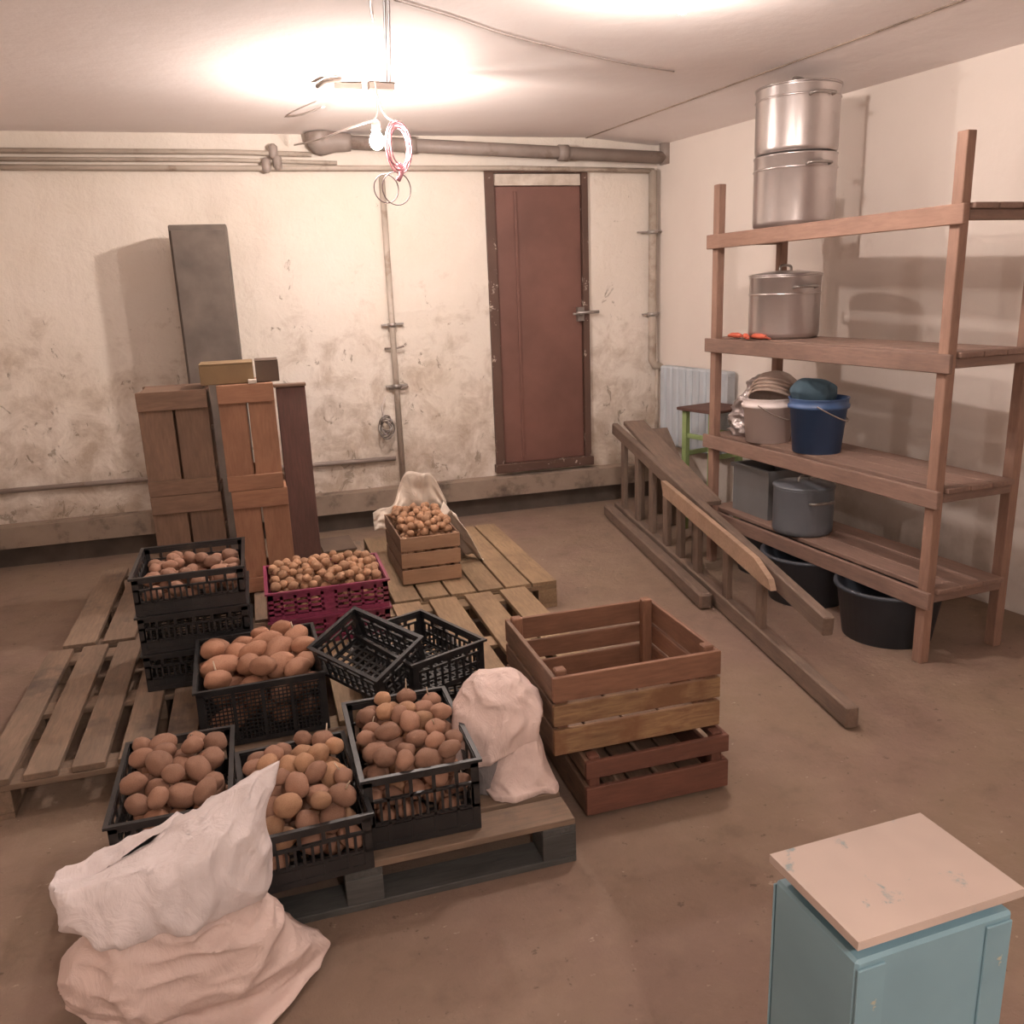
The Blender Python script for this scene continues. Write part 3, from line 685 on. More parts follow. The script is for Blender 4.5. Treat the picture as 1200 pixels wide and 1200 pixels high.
# onions in the pale wooden crate
def onion_mesh(seed):
    bm = bmesh.new(); bmesh.ops.create_uvsphere(bm, u_segments=14, v_segments=9, radius=1)
    for v in bm.verts:
        z = v.co.z; v.co.x *= 1.0; v.co.y *= 0.96; v.co.z = z*0.86
        if z > 0.9: v.co.z += (z-0.9)*2.0
        v.co += v.co*noise.noise(v.co*1.5+Vector((seed, 0, 0)))*0.08
    me = to_mesh(bm, 'onion', True); me.materials.append(MT['potatop']); return me
OM = [onion_mesh(i*5) for i in range(3)]
class _F: pass
oc = _F(); oc.location = Vector((0.765, 4.42, 0.16)); oc.rotation_euler = bpy.data.objects['onion_crate'].rotation_euler
P = pack(-0.14, 0.14, -0.255, 0.255, 0.0, dome(0.245, 0.07, 0, 0, 0.3, 0.5), 0.019, 0.026, 900, 31)
heap(P, Matrix.Translation(oc.location), OM, 'small onion heaped in the pale wooden crate', 'onion', 'onions in the pale wooden crate', 'onion', 56, 0, 4,
     'lower layers of onions in the pale wooden crate', MT['potatop'])
# few loose potatoes between crates at the left
# empty black crates
plastic_crate('plastic_crate', 'empty black crate lying flat under the two askew empty crates', MT['black'], (0.44, 3.02, 0.1465), 0.04, 0.38, 0.38, 0.128, 'open')
plastic_crate('plastic_crate', 'empty black crate turned askew, right of the tilted empty one', MT['black'], (0.455, 2.86, 0.2765), 0, 0.30, 0.40, 0.13, 'open', rot=(0, 0, math.radians(23)))
plastic_crate('plastic_crate', 'empty black crate tilted on its edge, left of the askew one', MT['black'], (0.285, 2.80, 0.33), 0, 0.22, 0.32, 0.13, 'open', rot=(math.radians(8), math.radians(-20), math.radians(34)))

# ------------------------------------------------------------------ soft sacks: lofted rows with creases
def sack_mesh(rows, n=64, sub=10, crease=0.008, cs=(9, 9, 5), seed=0, expo=2.0):
    """rows from bottom to top: (cx, cy, z, half width, half depth, tilt of section, exponent)"""
    R = []
    for i in range(len(rows)-1):
        a = rows[max(i-1, 0)]; b_ = rows[i]; c = rows[i+1]; d = rows[min(i+2, len(rows)-1)]
        for k in range(sub):
            t_ = k/sub
            R.append([0.5*((2*b_[j])+(-a[j]+c[j])*t_+(2*a[j]-5*b_[j]+4*c[j]-d[j])*t_*t_+(-a[j]+3*b_[j]-3*c[j]+d[j])*t_**3) for j in range(7)])
    R.append(list(rows[-1]))
    b = MB(); rings = []
    for (cx, cy, z, hw, hd, tl, ex) in R:
        hw = max(hw, 0.002); hd = max(hd, 0.002); ring = []
        for k in range(n):
            a = 2*math.pi*k/n; c_, s_ = math.cos(a), math.sin(a)
            x = math.copysign(abs(c_)**(2/ex), c_)*hw; y = math.copysign(abs(s_)**(2/ex), s_)*hd
            p = Vector((cx+x, cy+y, z+tl*x))
            nd = Vector((c_*0.6, s_, 0))
            q = Vector((p.x*cs[0], p.y*cs[1], p.z*cs[2]))+Vector((seed, seed, 0))
            f = (1-abs(noise.noise(q)))**3 - 0.5
            f += 0.5*((1-abs(noise.noise(q*2.1+Vector((5, 0, 0)))))**3-0.5)
            ring.append(b.bm.verts.new(p+nd*f*crease))
        rings.append(ring)
    for A_, B_ in zip(rings, rings[1:]):
        for k in range(n): b.bm.faces.new((A_[k], A_[(k+1) % n], B_[(k+1) % n], B_[k]))
    b.bm.faces.new(rings[0][::-1]); b.bm.faces.new(rings[-1])
    return b
def rpx(xl, xr, y, Y, hd, ex=2.2, xa=None, tl=0.0):
    a = ony(xl, y, Y); b_ = ony(xr, y, Y); x0 = a.x if xa is None else xa
    return ((x0+b_.x)/2, Y, max(0.004, b_.z-tl*(b_.x-x0)/2), (b_.x-x0)/2, hd, tl, ex)
# lower left sack
t = thing('white_sack', 'slumped white woven sack with flared top, standing on the floor at lower left', 'sack', (-0.25, 1.78, 0))
def loc(o): o.location = -Vector((-0.25, 1.78, 0)); return o
Ys = 1.80
r0 = rpx(0, 335, 1160, 1.78, 0.12, 2.6, -0.50)
rows = [(r0[0], 1.78, 0.003, r0[3]*0.93, 0.10, 0, 2.6), (r0[0]+.01, 1.78, 0.02, r0[3]*1.05, 0.135, 0, 2.2), rpx(0, 389, 1106, 1.85, 0.15, 1.25, -0.56), rpx(0, 352, 1092, 1.83, 0.16, 1.9, -0.57),
        rpx(0, 328, 1074, 1.81, 0.14, 2.2, -0.56), rpx(0, 308, 1052, 1.80, 0.10, 2.2, -0.50), rpx(0, 298, 1040, 1.80, 0.085, 2.3, -0.47)]
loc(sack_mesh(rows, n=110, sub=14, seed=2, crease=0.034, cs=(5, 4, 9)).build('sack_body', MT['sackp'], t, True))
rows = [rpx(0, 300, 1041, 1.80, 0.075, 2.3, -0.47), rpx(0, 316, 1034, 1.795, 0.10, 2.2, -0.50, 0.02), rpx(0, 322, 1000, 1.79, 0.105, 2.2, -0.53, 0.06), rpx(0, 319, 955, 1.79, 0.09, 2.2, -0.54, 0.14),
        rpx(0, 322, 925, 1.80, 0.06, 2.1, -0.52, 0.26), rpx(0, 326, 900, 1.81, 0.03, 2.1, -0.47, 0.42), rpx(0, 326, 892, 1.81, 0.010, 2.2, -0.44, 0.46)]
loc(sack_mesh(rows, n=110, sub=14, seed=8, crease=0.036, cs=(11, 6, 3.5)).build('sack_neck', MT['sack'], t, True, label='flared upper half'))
# folded sack between the crates
t = thing('folded_sack', 'pinkish white sack with folded over top, between potatoes and big wooden crate', 'sack', (0.63, 2.2, 0.1465))
def loc(o): o.location = -Vector((0.63, 2.2, 0.1465)); return o
b0 = rpx(574, 652, 932, 2.17, 0.05, 4.0)
rows = [(b0[0], 2.175, 0.148, b0[3], 0.045, 0, 4.5), (b0[0]-.005, 2.185, 0.165, b0[3]*0.99, 0.055, 0, 4.0), rpx(574, 644, 900, 2.21, 0.065, 3.2), rpx(571, 634, 865, 2.25, 0.07, 3.0), rpx(575, 625, 835, 2.29, 0.06, 2.4), rpx(578, 615, 815, 2.31, 0.04, 2.4)]
loc(sack_mesh(rows, n=90, sub=14, seed=4, crease=0.020, cs=(12, 8, 5)).build('sack_body', MT['sackp'], t, True))
rows = [rpx(536, 622, 858, 2.24, 0.045, 2.6, None, 0.30), rpx(530, 630, 850, 2.26, 0.085, 2.4, None, 0.22), rpx(528, 632, 825, 2.29, 0.10, 2.4, None, 0.05), rpx(533, 626, 803, 2.32, 0.09, 2.5), rpx(546, 610, 789, 2.33, 0.06, 2.3), rpx(560, 600, 783, 2.33, 0.02, 2.2)]
loc(sack_mesh(rows, n=90, sub=14, seed=14, crease=0.026, cs=(9, 8, 7)).build('folded_top', MT['sackp'], t, True, label='rounded flap folded over the front'))
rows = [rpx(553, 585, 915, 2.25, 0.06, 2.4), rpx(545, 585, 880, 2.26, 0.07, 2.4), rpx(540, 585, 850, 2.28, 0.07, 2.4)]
loc(sack_mesh(rows, seed=3, crease=0.014).build('sack_dark_side', MT['sackd'], t, True, label='dark grey side of the sack'))  # dark grey piece below the left of the folded top
# film behind the onion crate
t = thing('plastic_film', 'pale plastic sheet standing up behind the onion crate and trailing right', 'plastic sheet', (0, 0, 0))
bm = MB()
def fn(u, v):
    x = 0.55+0.42*u; top = 0.43+0.20*math.exp(-((u-0.66)/0.30)**4)-0.05*abs(u-0.5)
    z = 0.30+(top-0.30)*v
    y = 4.72+0.025*math.sin(u*17)+0.02*noise.noise(Vector((u*8, v*5, 1)))+0.05*v*math.sin(u*6)
    return Vector((x, y, z))
bm.grid(fn, 60, 20)
o = bm.build('upright_sheet', MT['sackg'], t, True); md = o.modifiers.new('t', 'SOLIDIFY'); md.thickness = 0.003
bm = MB()
def fn(u, v):
    x = 0.925+0.16*v+0.02*math.sin(u*9); y = 4.40+0.29*u
    z = 0.425-0.29*v**1.1*(1.0-0.1*u)+0.02*math.sin(u*15+v*3)+0.012*noise.noise(Vector((u*8, v*8, 4)))
    if z < 0.15: z = 0.15+0.004*math.sin(u*30)
    return Vector((x-0.05*math.sin(u*3.1)+0.02, y, z))
bm.grid(fn, 30, 24)
o = bm.build('trailing_sheet', MT['sackg'], t, True); md = o.modifiers.new('t', 'SOLIDIFY'); md.thickness = 0.003

# ------------------------------------------------------------------ tall crates and boards at the left
def tall_crate(label, x0, x1, y0, y1, z0, z1, m):
    t = thing('tall_crate', label, 'crate', ((x0+x1)/2, (y0+y1)/2, z0)); X, Y, H_ = (x1-x0)/2, (y1-y0)/2, z1-z0
    for s in (-1, 1):
        yy = s*Y
        for za, zb in ((0.0, 0.075), (H_-0.09, H_)):
            bbox('rail', t, (-X, min(yy, yy-s*0.018), za), (X, max(yy, yy-s*0.018), zb), m)
        n = 2; wd = (2*X-0.012)/n
        for k in range(n):
            bbox('slat', t, (-X+k*(wd+0.012), min(yy-s*0.019, yy-s*0.034), 0.0), (-X+k*(wd+0.012)+wd, max(yy-s*0.019, yy-s*0.034), H_), m)
        for za in (0.02, H_*0.5-0.04, H_-0.1):
            bbox('side_slat', t, (min(s*X, s*X-s*0.014), -Y+0.036, za), (max(s*X, s*X-s*0.014), Y-0.036, za+0.08), m)
    bbox('end_board', t, (-X+0.015, -Y+0.036, 0.001), (X-0.015, Y-0.036, 0.014), m); bbox('end_board', t, (-X+0.015, -Y+0.036, H_-0.014), (X-0.015, Y-0.036, H_-0.001), m)
    return t
TY = 4.35
xa, xb = -0.19, 0.075
tall_crate('upper orange wooden crate standing on end at the left edge', xa, xb, TY, TY+0.36, 0.682, 1.205, MT['tall'])
tall_crate('lower orange wooden crate standing on end at the left edge', xa+0.01, xb+0.015, TY, TY+0.36, 0.148, 0.68, MT['tall'])
tall_crate('upper wooden crate of the stack farther left', -0.56, -0.24, TY+0.05, TY+0.40, 0.682, 1.19, MT['crategr'])
tall_crate('lower wooden crate of the stack farther left', -0.56, -0.23, TY+0.05, TY+0.40, 0.148, 0.68, MT['crategr'])
tb = thing('tall_board', 'tall dark reddish brown board standing right of the orange crates', 'board', (0.165, 4.62, 0.147))
bbox('board_face', tb, (-0.075, 0, 0), (0.075, 0.03, 1.005), MT['board'], 0.004)
bbox('board_cap', tb, (-0.085, -0.01, 1.006), (0.08, 0.05, 1.022), MT['crategr'], 0.003)
zt = 1.206
for lo, hi, m_, lb in (((-0.26, TY+0.05, zt), (-0.01, TY+0.28, zt+0.10), 'olive', 'olive cardboard box on top of the orange wooden crates'), ((0.0, TY+0.05, zt), (0.11, TY+0.24, zt+0.105), 'darkcard', 'dark brown cardboard box on top, right of the olive one')):
    t = thing('cardboard_box', lb, 'box', ((lo[0]+hi[0])/2, (lo[1]+hi[1])/2, lo[2])); X = (hi[0]-lo[0])/2; Y = (hi[1]-lo[1])/2; Z = hi[2]-lo[2]
    bbox('box_body', t, (-X, -Y, 0), (X, Y, Z-0.006), MT[m_], 0.003)
    bbox('box_flap', t, (-X, -Y, Z-0.005), (X, -0.002, Z), MT[m_], 0.001); bbox('box_flap', t, (-X, 0.002, Z-0.005), (X, Y, Z), MT[m_], 0.001)
tag(bbox('paper_scrap', None, (-0.04, TY-0.0, zt+0.0), (0.0, TY+0.045, zt+0.018), MT['trimw'], 0.002), 'white scrap of paper lying in front of the cardboard boxes', 'paper')
# dark post beside the back wall
p0 = ony(264, 262, 5.5); xw = ony(281, 400, 5.5).x
t = thing('dark_cupboard', 'tall dark narrow cupboard against the back wall behind the tall crates', 'cupboard', (xw-0.16, 5.62, 0)); 
bbox('cupboard_body', t, (-0.16, -0.15, 0), (0.16, 0.15, 2.03), MT['dark'], 0.006)
bbox('cupboard_door', t, (-0.15, -0.168, 0.05), (0.15, -0.151, 2.0), MT['dark'], 0.004)

# ------------------------------------------------------------------ ladder on its edge, planks
l0 = Vector((2.40, 5.52, 0)); l1 = Vector((1.94, 2.35, 0)); ld = (l1-l0); LL = ld.length; lu = ld.normalized(); ln = Vector((-lu.y, lu.x, 0))  # ln points to the wall (+x)
if ln.x < 0: ln = -ln
t = thing('wooden_ladder', 'long grey wooden ladder lying on its edge before the shelves', 'ladder', l0)
nearz = onv(936, 690, l0, l1); s_n = (nearz-l0).dot(lu)
ztop = lambda s: 0.655+(nearz.z-0.655)*(s/s_n)
ma = MT['lad']
board('rail', t, lu*(LL/2)+Vector((0, 0, 0.05)), lu, (0, 0, 1), LL, 0.085, 0.05, ma, 0.006, 'lower rail')
a = Vector((0, 0, ztop(0)-0.04))-lu*0.06; b_ = lu*(s_n+0.25)+Vector((0, 0, ztop(s_n+0.25)-0.04)); ax = b_-a
board('rail', t, (a+b_)/2, ax, (0, 0, 1), ax.length, 0.08, 0.045, ma, 0.006, 'upper rail')
for px, py in ((732, 560), (748, 570), (765, 580), (782, 595), (798, 610), (818, 630), (852, 690), (892, 720)):
    q = onv(px, py, l0, l1); s = (q-l0).dot(lu); zt_ = ztop(s)-0.07
    board('rung', t, lu*s+Vector((0, 0, (0.09+zt_)/2)), (0, 0, 1), lu, zt_-0.075, 0.075 if px < 830 else 0.06, 0.03, ma, 0.004)
for s in (s_n-0.02,):
    pass
# pale board fixed along the upper rail
t = None
qa = onv(779, 572, l0-ln*0.05, l1-ln*0.05); qb = onv(903, 678, l0-ln*0.05, l1-ln*0.05); ax = qb-qa; pb = MB()
ux = ax.normalized(); wz = Vector((0, 0, 1)); wz = (wz-ux*wz.dot(ux)).normalized()
prof = [qa+wz*0.045, qa-wz*0.03+ux*0.05, qb-wz*0.035-ux*0.02, qb+ux*0.06-wz*0.03, qb+ux*0.03+wz*0.01, qb-ux*0.12+wz*0.05, qa+ux*0.03+wz*0.05]
F_ = [pb.bm.verts.new(p-ln*0.025) for p in prof]; G_ = [pb.bm.verts.new(p+ln*0.001) for p in prof]
pb.bm.faces.new(F_); pb.bm.faces.new(G_[::-1])
for i in range(len(prof)): pb.bm.faces.new((F_[i], F_[(i+1) % len(prof)], G_[(i+1) % len(prof)], G_[i]))
tag(pb.build('pale_board', MT['ladl']), 'pale pointed board along the top of the lying ladder', 'board')
# timber on the floor in front of the ladder's far half
fa = l0-ln*0.075+lu*0.02; fb_ = fa+lu*1.93; ax = fb_-fa
tag(board('squared_timber', None, (fa+fb_)/2+Vector((0, 0, 0.045)), ax, (0, 0, 1), ax.length, 0.085, 0.07, MT['lad'], 0.012), 'squared timber on the floor along the foot of the ladder', 'timber')
# broad planks behind the ladder, sloping down from the corner
for k, (off, zz0, zz1, w__) in enumerate(((0.12, 0.66, 0.42, 0.15), (0.29, 0.60, 0.36, 0.15))):
    a = l0+ln*off+Vector((0, 0, zz0)); b_ = l0+ln*off+lu*(1.45 if k == 0 else 0.42)+Vector((0, 0, zz1)); ax = b_-a
    tag(board('wide_plank', None, (a+b_)/2, ax, ln, ax.length, w__, 0.03, MT['lad'], 0.004), ('wide old plank sloping behind the ladder top rail', 'wide old plank nearest the radiator, sloping down')[k], 'plank')
    for f in (0.12, 0.88):
        c = a.lerp(b_, f)
        o = tag(board('trestle_leg', None, Vector((c.x, c.y, (c.z-0.02)/2)), (0, 0, 1), lu, c.z-0.022, 0.06, 0.04, MT['lad'], 0.003), (('far', 'near')[f > 0.5])+' stub post under the '+('plank behind the ladder top rail', 'plank nearest the radiator')[k], 'post')

# ------------------------------------------------------------------ radiator, green stool
yA, yB_ = 5.78, 5.02
t = thing('radiator', 'pale blue ribbed radiator on the right wall', 'radiator', (wx((yA+yB_)/2)-0.06, (yA+yB_)/2, 0.42), math.atan(-WK)*-1)
t.rotation_euler = (0, 0, math.atan(WK))
n = 10; Lr = 0.76
for k in range(n):
    yy = -Lr/2+Lr*(k+0.5)/n
    bbox('radiator_section', t, (-0.045, yy-0.033, 0.02), (0.04, yy+0.033, 0.60), MT['rad'], 0.012)
bbox('header', t, (-0.03, -Lr/2, 0.56), (0.03, Lr/2, 0.6), MT['rad'], 0.01); bbox('header', t, (-0.03, -Lr/2, 0.02), (0.03, Lr/2, 0.06), MT['rad'], 0.01)
g0 = ony(811, 478, 4.92)
t = thing('green_stool', 'light green stool with dark seat between radiator and shelf post', 'stool', (g0.x+0.14, 4.90, 0), 0.25)
for sx in (-1, 1):
    for sy in (-1, 1):
        bbox('leg', t, (sx*0.12-0.019, sy*0.12-0.019, 0), (sx*0.12+0.019, sy*0.12+0.019, g0.z-0.022), MT['green'], 0.003)
    bbox('stretcher', t, (sx*0.12-0.01, -0.10, 0.62), (sx*0.12+0.01, 0.10, 0.65), MT['green']); bbox('stretcher', t, (-0.10, sx*0.12-0.01, 0.50), (0.10, sx*0.12+0.01, 0.53), MT['green'])
bbox('seat', t, (-0.165, -0.165, g0.z-0.02), (0.165, 0.165, g0.z), MT['board'], 0.004)

# ------------------------------------------------------------------ shelf unit
SA = math.radians(4); S0 = Vector((2.45, 4.33, 0)); SL = 1.62; SD = 0.46
su = Vector((math.sin(SA), -math.cos(SA), 0)); sv = Vector((math.cos(SA), math.sin(SA), 0))
t = thing('shelf_unit', 'open wooden shelf unit holding pots and buckets on the right', 'shelf', S0)
SM = Matrix((su, sv, Vector((0, 0, 1)))).transposed().to_4x4()
def sb(name, u0, u1, v0, v1, z0, z1, m, grain):
    c = su*((u0+u1)/2)+sv*((v0+v1)/2)+Vector((0, 0, (z0+z1)/2))
    if grain == 'z': return board(name, t, c, (0, 0, 1), su, z1-z0, u1-u0, v1-v0, m, 0.003)
    if grain == 'u': return board(name, t, c, su, sv, u1-u0, v1-v0, z1-z0, m, 0.003)
    return board(name, t, c, sv, su, v1-v0, u1-u0, z1-z0, m, 0.003)
for u in (0.0, SL-0.05):
    for v_ in (0.0, SD-0.045):
        sb('post', u, u+0.05, v_, v_+0.045, 0, 2.1, MT['shelf'], 'z')
SZ = (1.85, 1.30, 0.76, 0.33)
for z in SZ:
    for k in range(3):
        wv_ = (SD-0.05-0.045-0.001)/3
    for k in range(3):
        v0 = 0.0455+k*0.123
        sb('shelf_board', -0.02, SL+0.02, v0, v0+0.119, z-0.022, z, MT['shelfd'], 'u')
    sb('shelf_edge', -0.03, SL+0.03, -0.021, -0.001, z-0.078, z-0.004, MT['shelf'] if z > 1.8 else MT['shelfd'], 'u')
    sb('bearer', 0.0, 0.04, 0.0455, SD-0.0455, z-0.062, z-0.0225, MT['shelfd'], 'v'); sb('bearer', SL-0.04, SL, 0.0455, SD-0.0455, z-0.062, z-0.0225, MT['shelfd'], 'v')
def spos(u, v_, z): return S0+su*u+sv*v_+Vector((0, 0, z))
def pot(name, label, p, r, h_, m, lid=True, band=None, cat='pot', rz=0.3, handles=True):
    t = thing(name, label, cat, p, rz)
    hb = h_-(0.03 if lid else 0)
    MB().lathe([(r*0.93, 0.0), (r*0.985, 0.012), (r, 0.03), (r, hb-0.012), (r*1.02, hb-0.006), (r*1.02, hb), (r*0.97, hb), (r*0.97, 0.012), (0.002, 0.012)], 48).build('pot_body', m, t, True)
    if band: MB().lathe([(r+0.001, band), (r+0.006, band+0.004), (r+0.001, band+0.01)], 48, cap=False).build('bead', m, t, True)
    if lid:
        MB().lathe([(r*1.03, hb+0.001), (r*1.03, hb+0.008), (r*0.9, hb+0.014), (0.4*r, hb+0.026), (0.002, hb+0.028)], 48).build('lid', m, t, True)
        if handles: MB().tube(bez([(-0.045, 0, hb+0.024), (-0.035, 0, hb+0.05), (0.035, 0, hb+0.05), (0.045, 0, hb+0.024)], 12), 0.007, 8).build('lid_handle', MT['metal'], t, True)
    if handles:
        for s in (0, math.pi):
            ang = s+math.radians(250)
            c_, s_ = math.cos(ang), math.sin(ang); T = Vector((-s_, c_, 0)); N = Vector((c_, s_, 0))
            z = hb-0.06
            MB().tube(bez([N*(r)+T*0.06+Vector((0, 0, z)), N*(r+0.03)+T*0.055+Vector((0, 0, z+0.004)), N*(r+0.035)+Vector((0, 0, z+0.006)), N*(r+0.03)-T*0.055+Vector((0, 0, z+0.004)), N*r-T*0.06+Vector((0, 0, z))], 16), 0.007, 8).build('pot_handle', MT['metal'], t, True)
    return t
def place(px_left, r, v_, z, bottom_only=True):
    """u on the shelf so that the left silhouette of a round pot meets a measured column"""
    best = None
    for k in range(300):
        u = 0.1+k*0.005; c = spos(u, v_, z+0.1); d = c-CAM; l_ = Vector((-d.y, d.x, 0)).normalized()
        q = c+l_*r-CAM; X_ = 600+F*q.dot(RT)/q.dot(FW)
        if best is None or abs(X_-px_left) < best[0]: best = (abs(X_-px_left), u)
    return spos(best[1], v_, z)
p = place(882, 0.2, 0.23, 1.85)
pot('aluminium_pot', 'big aluminium pot on the top shelf, lower of two stacked', p+Vector((0, 0, 0.001)), 0.2, 0.34, MT['alu'], False, 0.27)
pot('aluminium_pot', 'big aluminium pot close under the ceiling, upper of two stacked', p+Vector((0.0, -0.0, 0.343)), 0.2, 0.335, MT['alu'], True, 0.25)
p = place(877, 0.18, 0.23, 1.30)
pot('lidded_pot', 'wide aluminium pot with lid on the second shelf', p+Vector((0, 0, 0.001)), 0.18, 0.345, MT['alu'], True, 0.22)
# orange items on the second shelf
for k, (u, v_, l_, a_, lb) in enumerate(((0.17, 0.04, 0.10, 0.2, 'leftmost orange tool lying on the second shelf'), (0.28, 0.03, 0.10, -0.3, 'middle orange tool lying on the second shelf'), (0.36, 0.05, 0.12, 0.1, 'red orange tool in front of the lidded pot'))):
    o = thing('orange_tool', lb, 'tool', spos(u, v_, 1.301), a_+1.6)
    MB().tube([(-l_/2, 0, 0.014), (-l_/4, 0.004, 0.016), (l_/4, -0.004, 0.016), (l_/2, 0, 0.012)], [0.008, 0.015, 0.013, 0.006], 10).build('grip', MT['orange'], o, True)
    MB().bar((-l_/2, 0.0, 0.012), (-l_/2-0.05, 0.015, 0.008), 0.012, 0.006).build('blade', MT['orange'], o)
o = MB().lathe([(0.012, 0), (0.012, 0.03), (0.006, 0.035), (0.006, 0.045)], 12, spos(0.13, 0.2, 1.301)).build('small_bottle', MT['piped'], None, True); tag(o, 'tiny dark bottle at the left end of the second shelf', 'bottle')
# third shelf: foil bag, white bucket, baskets, blue bucket
fp = spos(0.165, 0.165, 0.761); t = thing('foil_bag', 'crumpled silver bag on the third shelf beside the white bucket', 'bag', fp)
rows = [(0, 0, 0.0, 0.085, 0.085, 0, 2.3), (0.0, 0, 0.05, 0.11, 0.11, 0, 2.2), (0.0, 0, 0.14, 0.095, 0.09, 0, 2.2), (0.01, -0.01, 0.22, 0.075, 0.06, 0, 2.0), (0.03, -0.02, 0.30, 0.05, 0.045, 0.2, 2.0), (0.05, -0.03, 0.335, 0.02, 0.02, 0, 2.0)]
sack_mesh(rows, seed=6, crease=0.05, cs=(14, 14, 12)).build('bag_body', MT['foil'], t, True)
def bucket(label, p, r0, r1, h_, m, rz=0, hm=None):
    t = thing('bucket', label, 'bucket', p, rz)
    MB().lathe([(r0, 0), (r1*0.97, h_-0.05), (r1+0.006, h_-0.05), (r1+0.008, h_-0.035), (r1, h_-0.03), (r1+0.001, h_-0.006), (r1+0.006, h_), (r1-0.004, h_), (r0-0.004, 0.006), (0.002, 0.006)], 48).build('bucket_body', m, t, True)
    hp_ = []
    for k in range(17):
        a_ = math.pi*k/16; hp_.append((-(r1+0.008)*math.cos(a_), -(r1+0.012)*math.sin(a_)*0.94, h_-0.03-0.085*math.sin(a_)))
    MB().tube(hp_, 0.0035, 6).build('bail_handle', hm or MT['piped'], t, True)
    return t
bp = place(872, 0.125, 0.135, 0.76); u_ = None
bucket('white plastic bucket with wire handle on the third shelf', bp+Vector((0, 0, 0.001)), 0.115, 0.135, 0.235, MT['white'], 0.6)
ta = thing('basket_stack', 'stack of tilted tan bowls standing in the white bucket', 'bowls', bp+Vector((0.02, -0.02, 0.235)), 0, rot=(math.radians(-18), math.radians(30), 0))
for k in range(4):
    z = 0.022*k; MB().lathe([(0.128, 0.0), (0.136, 0.006), (0.128, 0.012), (0.11, 0.055), (0.07, 0.085), (0.002, 0.096), (0.002, 0.09), (0.066, 0.079), (0.105, 0.052)], 40, (0, 0, z-0.03), cap=False).build('bowl', MT['tan'], ta, True)
p2 = place(924, 0.135, 0.15, 0.76)
bucket('deep blue plastic bucket right of the white one', p2+Vector((0, 0, 0.001)), 0.115, 0.14, 0.27, MT['blue'], 0.9)
t = thing('dark_cloth', 'dark teal cloth bundled on the rim of the blue bucket', 'cloth', p2+Vector((-0.0, 0.05, 0.215)))
sack_mesh([(0, 0, 0, 0.09, 0.09, 0, 2), (0, 0, 0.06, 0.11, 0.11, 0, 2), (-0.01, 0, 0.10, 0.11, 0.1, 0.1, 2), (-0.03, 0, 0.13, 0.07, 0.07, 0.1, 2), (-0.04, 0, 0.145, 0.02, 0.02, 0, 2)], seed=9, crease=0.02).build('cloth_bundle', MT['teal'], t, True)
# bottom shelf: grey box, enamel pot ; tub below
gb = spos(0.27, 0.24, 0.331); t = thing('grey_box', 'grey open box on the lowest shelf behind the enamel pot', 'box', gb, -math.pi/2+SA)
b = MB(); X, Y, Z, k_ = 0.16, 0.14, 0.27, 0.006
b.box((-X, -Y, 0), (X, Y, 0.008)); b.box((-X, -Y, 0.008), (X, -Y+k_, Z)); b.box((-X, Y-k_, 0.008), (X, Y, Z)); b.box((-X, -Y+k_, 0.008), (-X+k_, Y-k_, Z)); b.box((X-k_, -Y+k_, 0.008), (X, Y-k_, Z))
b.build('box_body', MT['greybox'], t)
b = MB(); e_ = 0.012
for s in (-1, 1): b.box((-X-e_, s*Y-e_, Z-0.02), (X+e_, s*Y+e_, Z)); b.box((s*X-e_, -Y+e_, Z-0.02), (s*X+e_, Y-e_, Z))
b.build('box_rim', MT['greybox'], t)
p = place(903, 0.16, 0.14, 0.33)
pot('enamel_pot', 'blue grey pot with rounded lid on the lowest shelf', p+Vector((0, 0, 0.001)), 0.15, 0.27, MT['enamel'], True, None)
t = thing('dark_tub', 'large dark slate tub under the shelves behind the ladder', 'tub', spos(0.75, 0.12, 0))
MB().lathe([(0.19, 0), (0.225, 0.23), (0.24, 0.235), (0.24, 0.25), (0.222, 0.25), (0.185, 0.01), (0.002, 0.01)], 40).build('tub_body', MT['tub'], t, True)
t = thing('dark_tub', 'second dark slate tub under the shelves, farther from the camera', 'tub', spos(0.29, 0.23, 0))
MB().lathe([(0.17, 0), (0.205, 0.23), (0.22, 0.235), (0.22, 0.25), (0.202, 0.25), (0.165, 0.01), (0.002, 0.01)], 40).build('tub_body', MT['tub'], t, True)
t = thing('dark_tub', 'third dark slate tub under the shelves, nearest the camera', 'tub', spos(1.30, 0.12, 0))
MB().lathe([(0.19, 0), (0.225, 0.23), (0.24, 0.235), (0.24, 0.25), (0.222, 0.25), (0.185, 0.01), (0.002, 0.01)], 40).build('tub_body', MT['tub'], t, True)

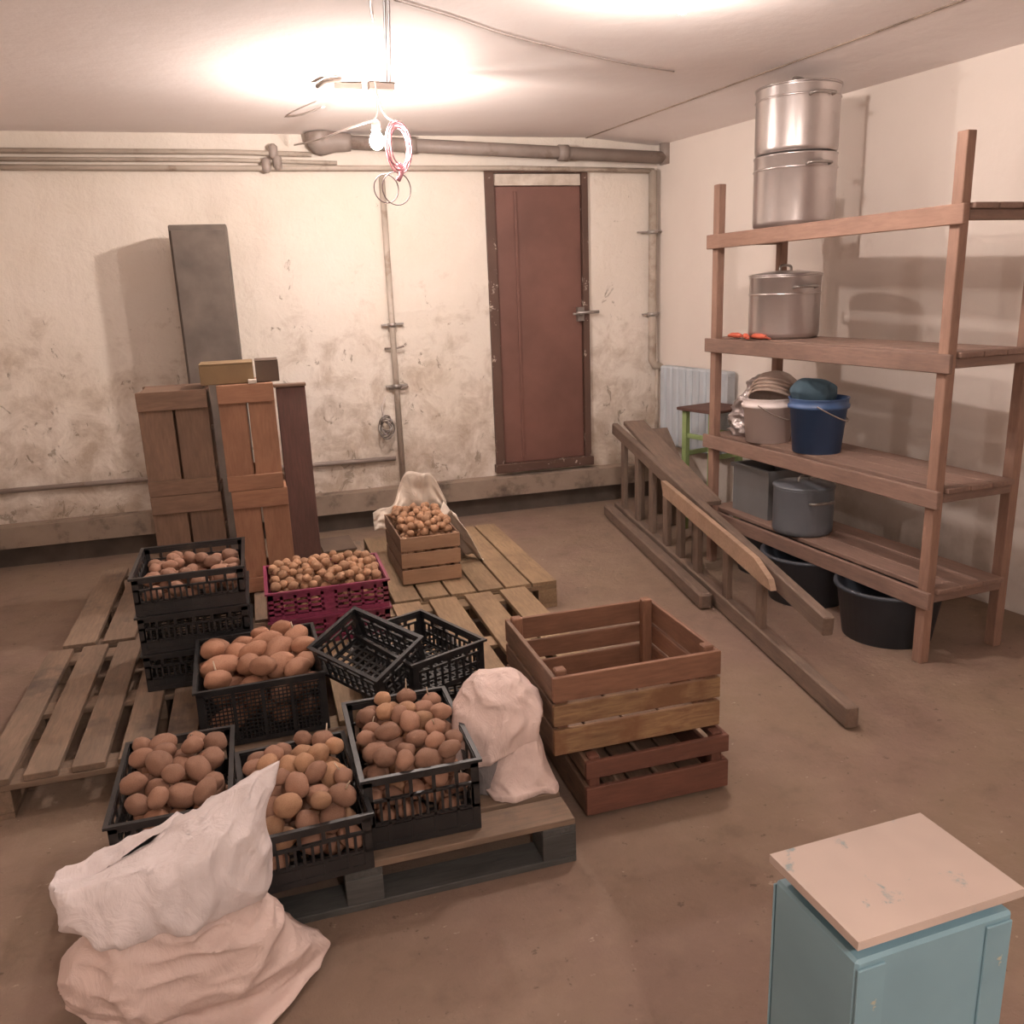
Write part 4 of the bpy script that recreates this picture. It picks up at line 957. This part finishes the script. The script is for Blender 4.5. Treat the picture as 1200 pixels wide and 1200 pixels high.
# ------------------------------------------------------------------ blue painted cabinet at lower right
zt = 0.86; e0 = onz(902, 1001, zt)
t = thing('blue_stand', 'narrow light blue painted wooden stand with worn pale top at the lower right', 'stand', (e0.x, e0.y, 0), math.radians(2))
WX, WY = 0.25, 0.17
b = MB()
def slab(b, x0, x1, y0, y1, z0, z1, ins):
    lo = [b.bm.verts.new(p) for p in ((x0+ins, y0+ins, z0), (x1-ins, y0+ins, z0), (x1-ins, y1-ins, z0), (x0+ins, y1-ins, z0))]
    hi = [b.bm.verts.new(p) for p in ((x0, y0, z1), (x1, y0, z1), (x1, y1, z1), (x0, y1, z1))]
    b.bm.faces.new(lo[::-1]); b.bm.faces.new(hi)
    for i in range(4): b.bm.faces.new((lo[i], lo[(i+1) % 4], hi[(i+1) % 4], hi[i]))
slab(b, 0, WX, -WY, 0, zt-0.012, zt, -0.0001)
o = b.build('top', MT['bluetop'], t, label='worn pale top')
b = MB(); slab(b, 0.0005, WX-0.0005, -WY+0.0005, -0.0005, zt-0.035, zt-0.0125, 0.022); b.build('moulding', MT['bluep'], t)
bbox('body', t, (0.006, -WY+0.006, 0.0), (WX-0.006, -0.006, zt-0.0355), MT['bluep'], 0.004)
for x_ in (0.006, WX-0.05):
    for y_ in (-WY+0.002, -0.006):
        bbox('stile', t, (x_, y_, 0.02), (x_+0.04, y_+0.004, zt-0.045), MT['bluep'], 0.001)

# flattened boxes lying on the left pallet behind the magenta crates
t = thing('flat_box', 'low grey green cardboard box behind the magenta crates near the tall board', 'box', (0.345, 4.86, 0.1465), 0.05)
bbox('box_body', t, (-0.09, -0.14, 0), (0.09, 0.14, 0.055), MT['olive'], 0.003); bbox('box_lid', t, (-0.094, -0.144, 0.0555), (0.094, 0.144, 0.066), MT['darkcard'], 0.002)
t = thing('flat_box', 'small flat pinkish packet right of the grey green cardboard box', 'packet', (0.478, 4.66, 0.1465), -0.3)
bbox('packet_body', t, (-0.035, -0.09, 0), (0.035, 0.09, 0.02), MT['sackp'], 0.003)

# deeper nesting: fittings belong to the part that carries them
def reparent(c, p):
    m_ = p.matrix_local.inverted() @ c.matrix_local if c.parent == p.parent else c.matrix_local
    c.parent = p; c.matrix_local = m_
bpy.context.view_layer.update()
for o in list(bpy.data.objects):
    if o.parent is not None or o.type != 'EMPTY': continue
    ch = {c.name.split('.')[0]: c for c in o.children}
    for small, big in (('lid_handle', 'lid'), ('lock_plate', 'door_leaf'), ('door_handle', 'door_leaf'), ('door_ridge', 'door_leaf'), ('bead', 'pot_body'), ('pot_handle', 'pot_body'), ('cable_tie', 'cable_loops'), ('box_rim', 'box_body'), ('valve_cap', 'valve_body')):
        if big in ch:
            for c in [c for c in o.children if c.name.split('.')[0] == small]: reparent(c, ch[big])
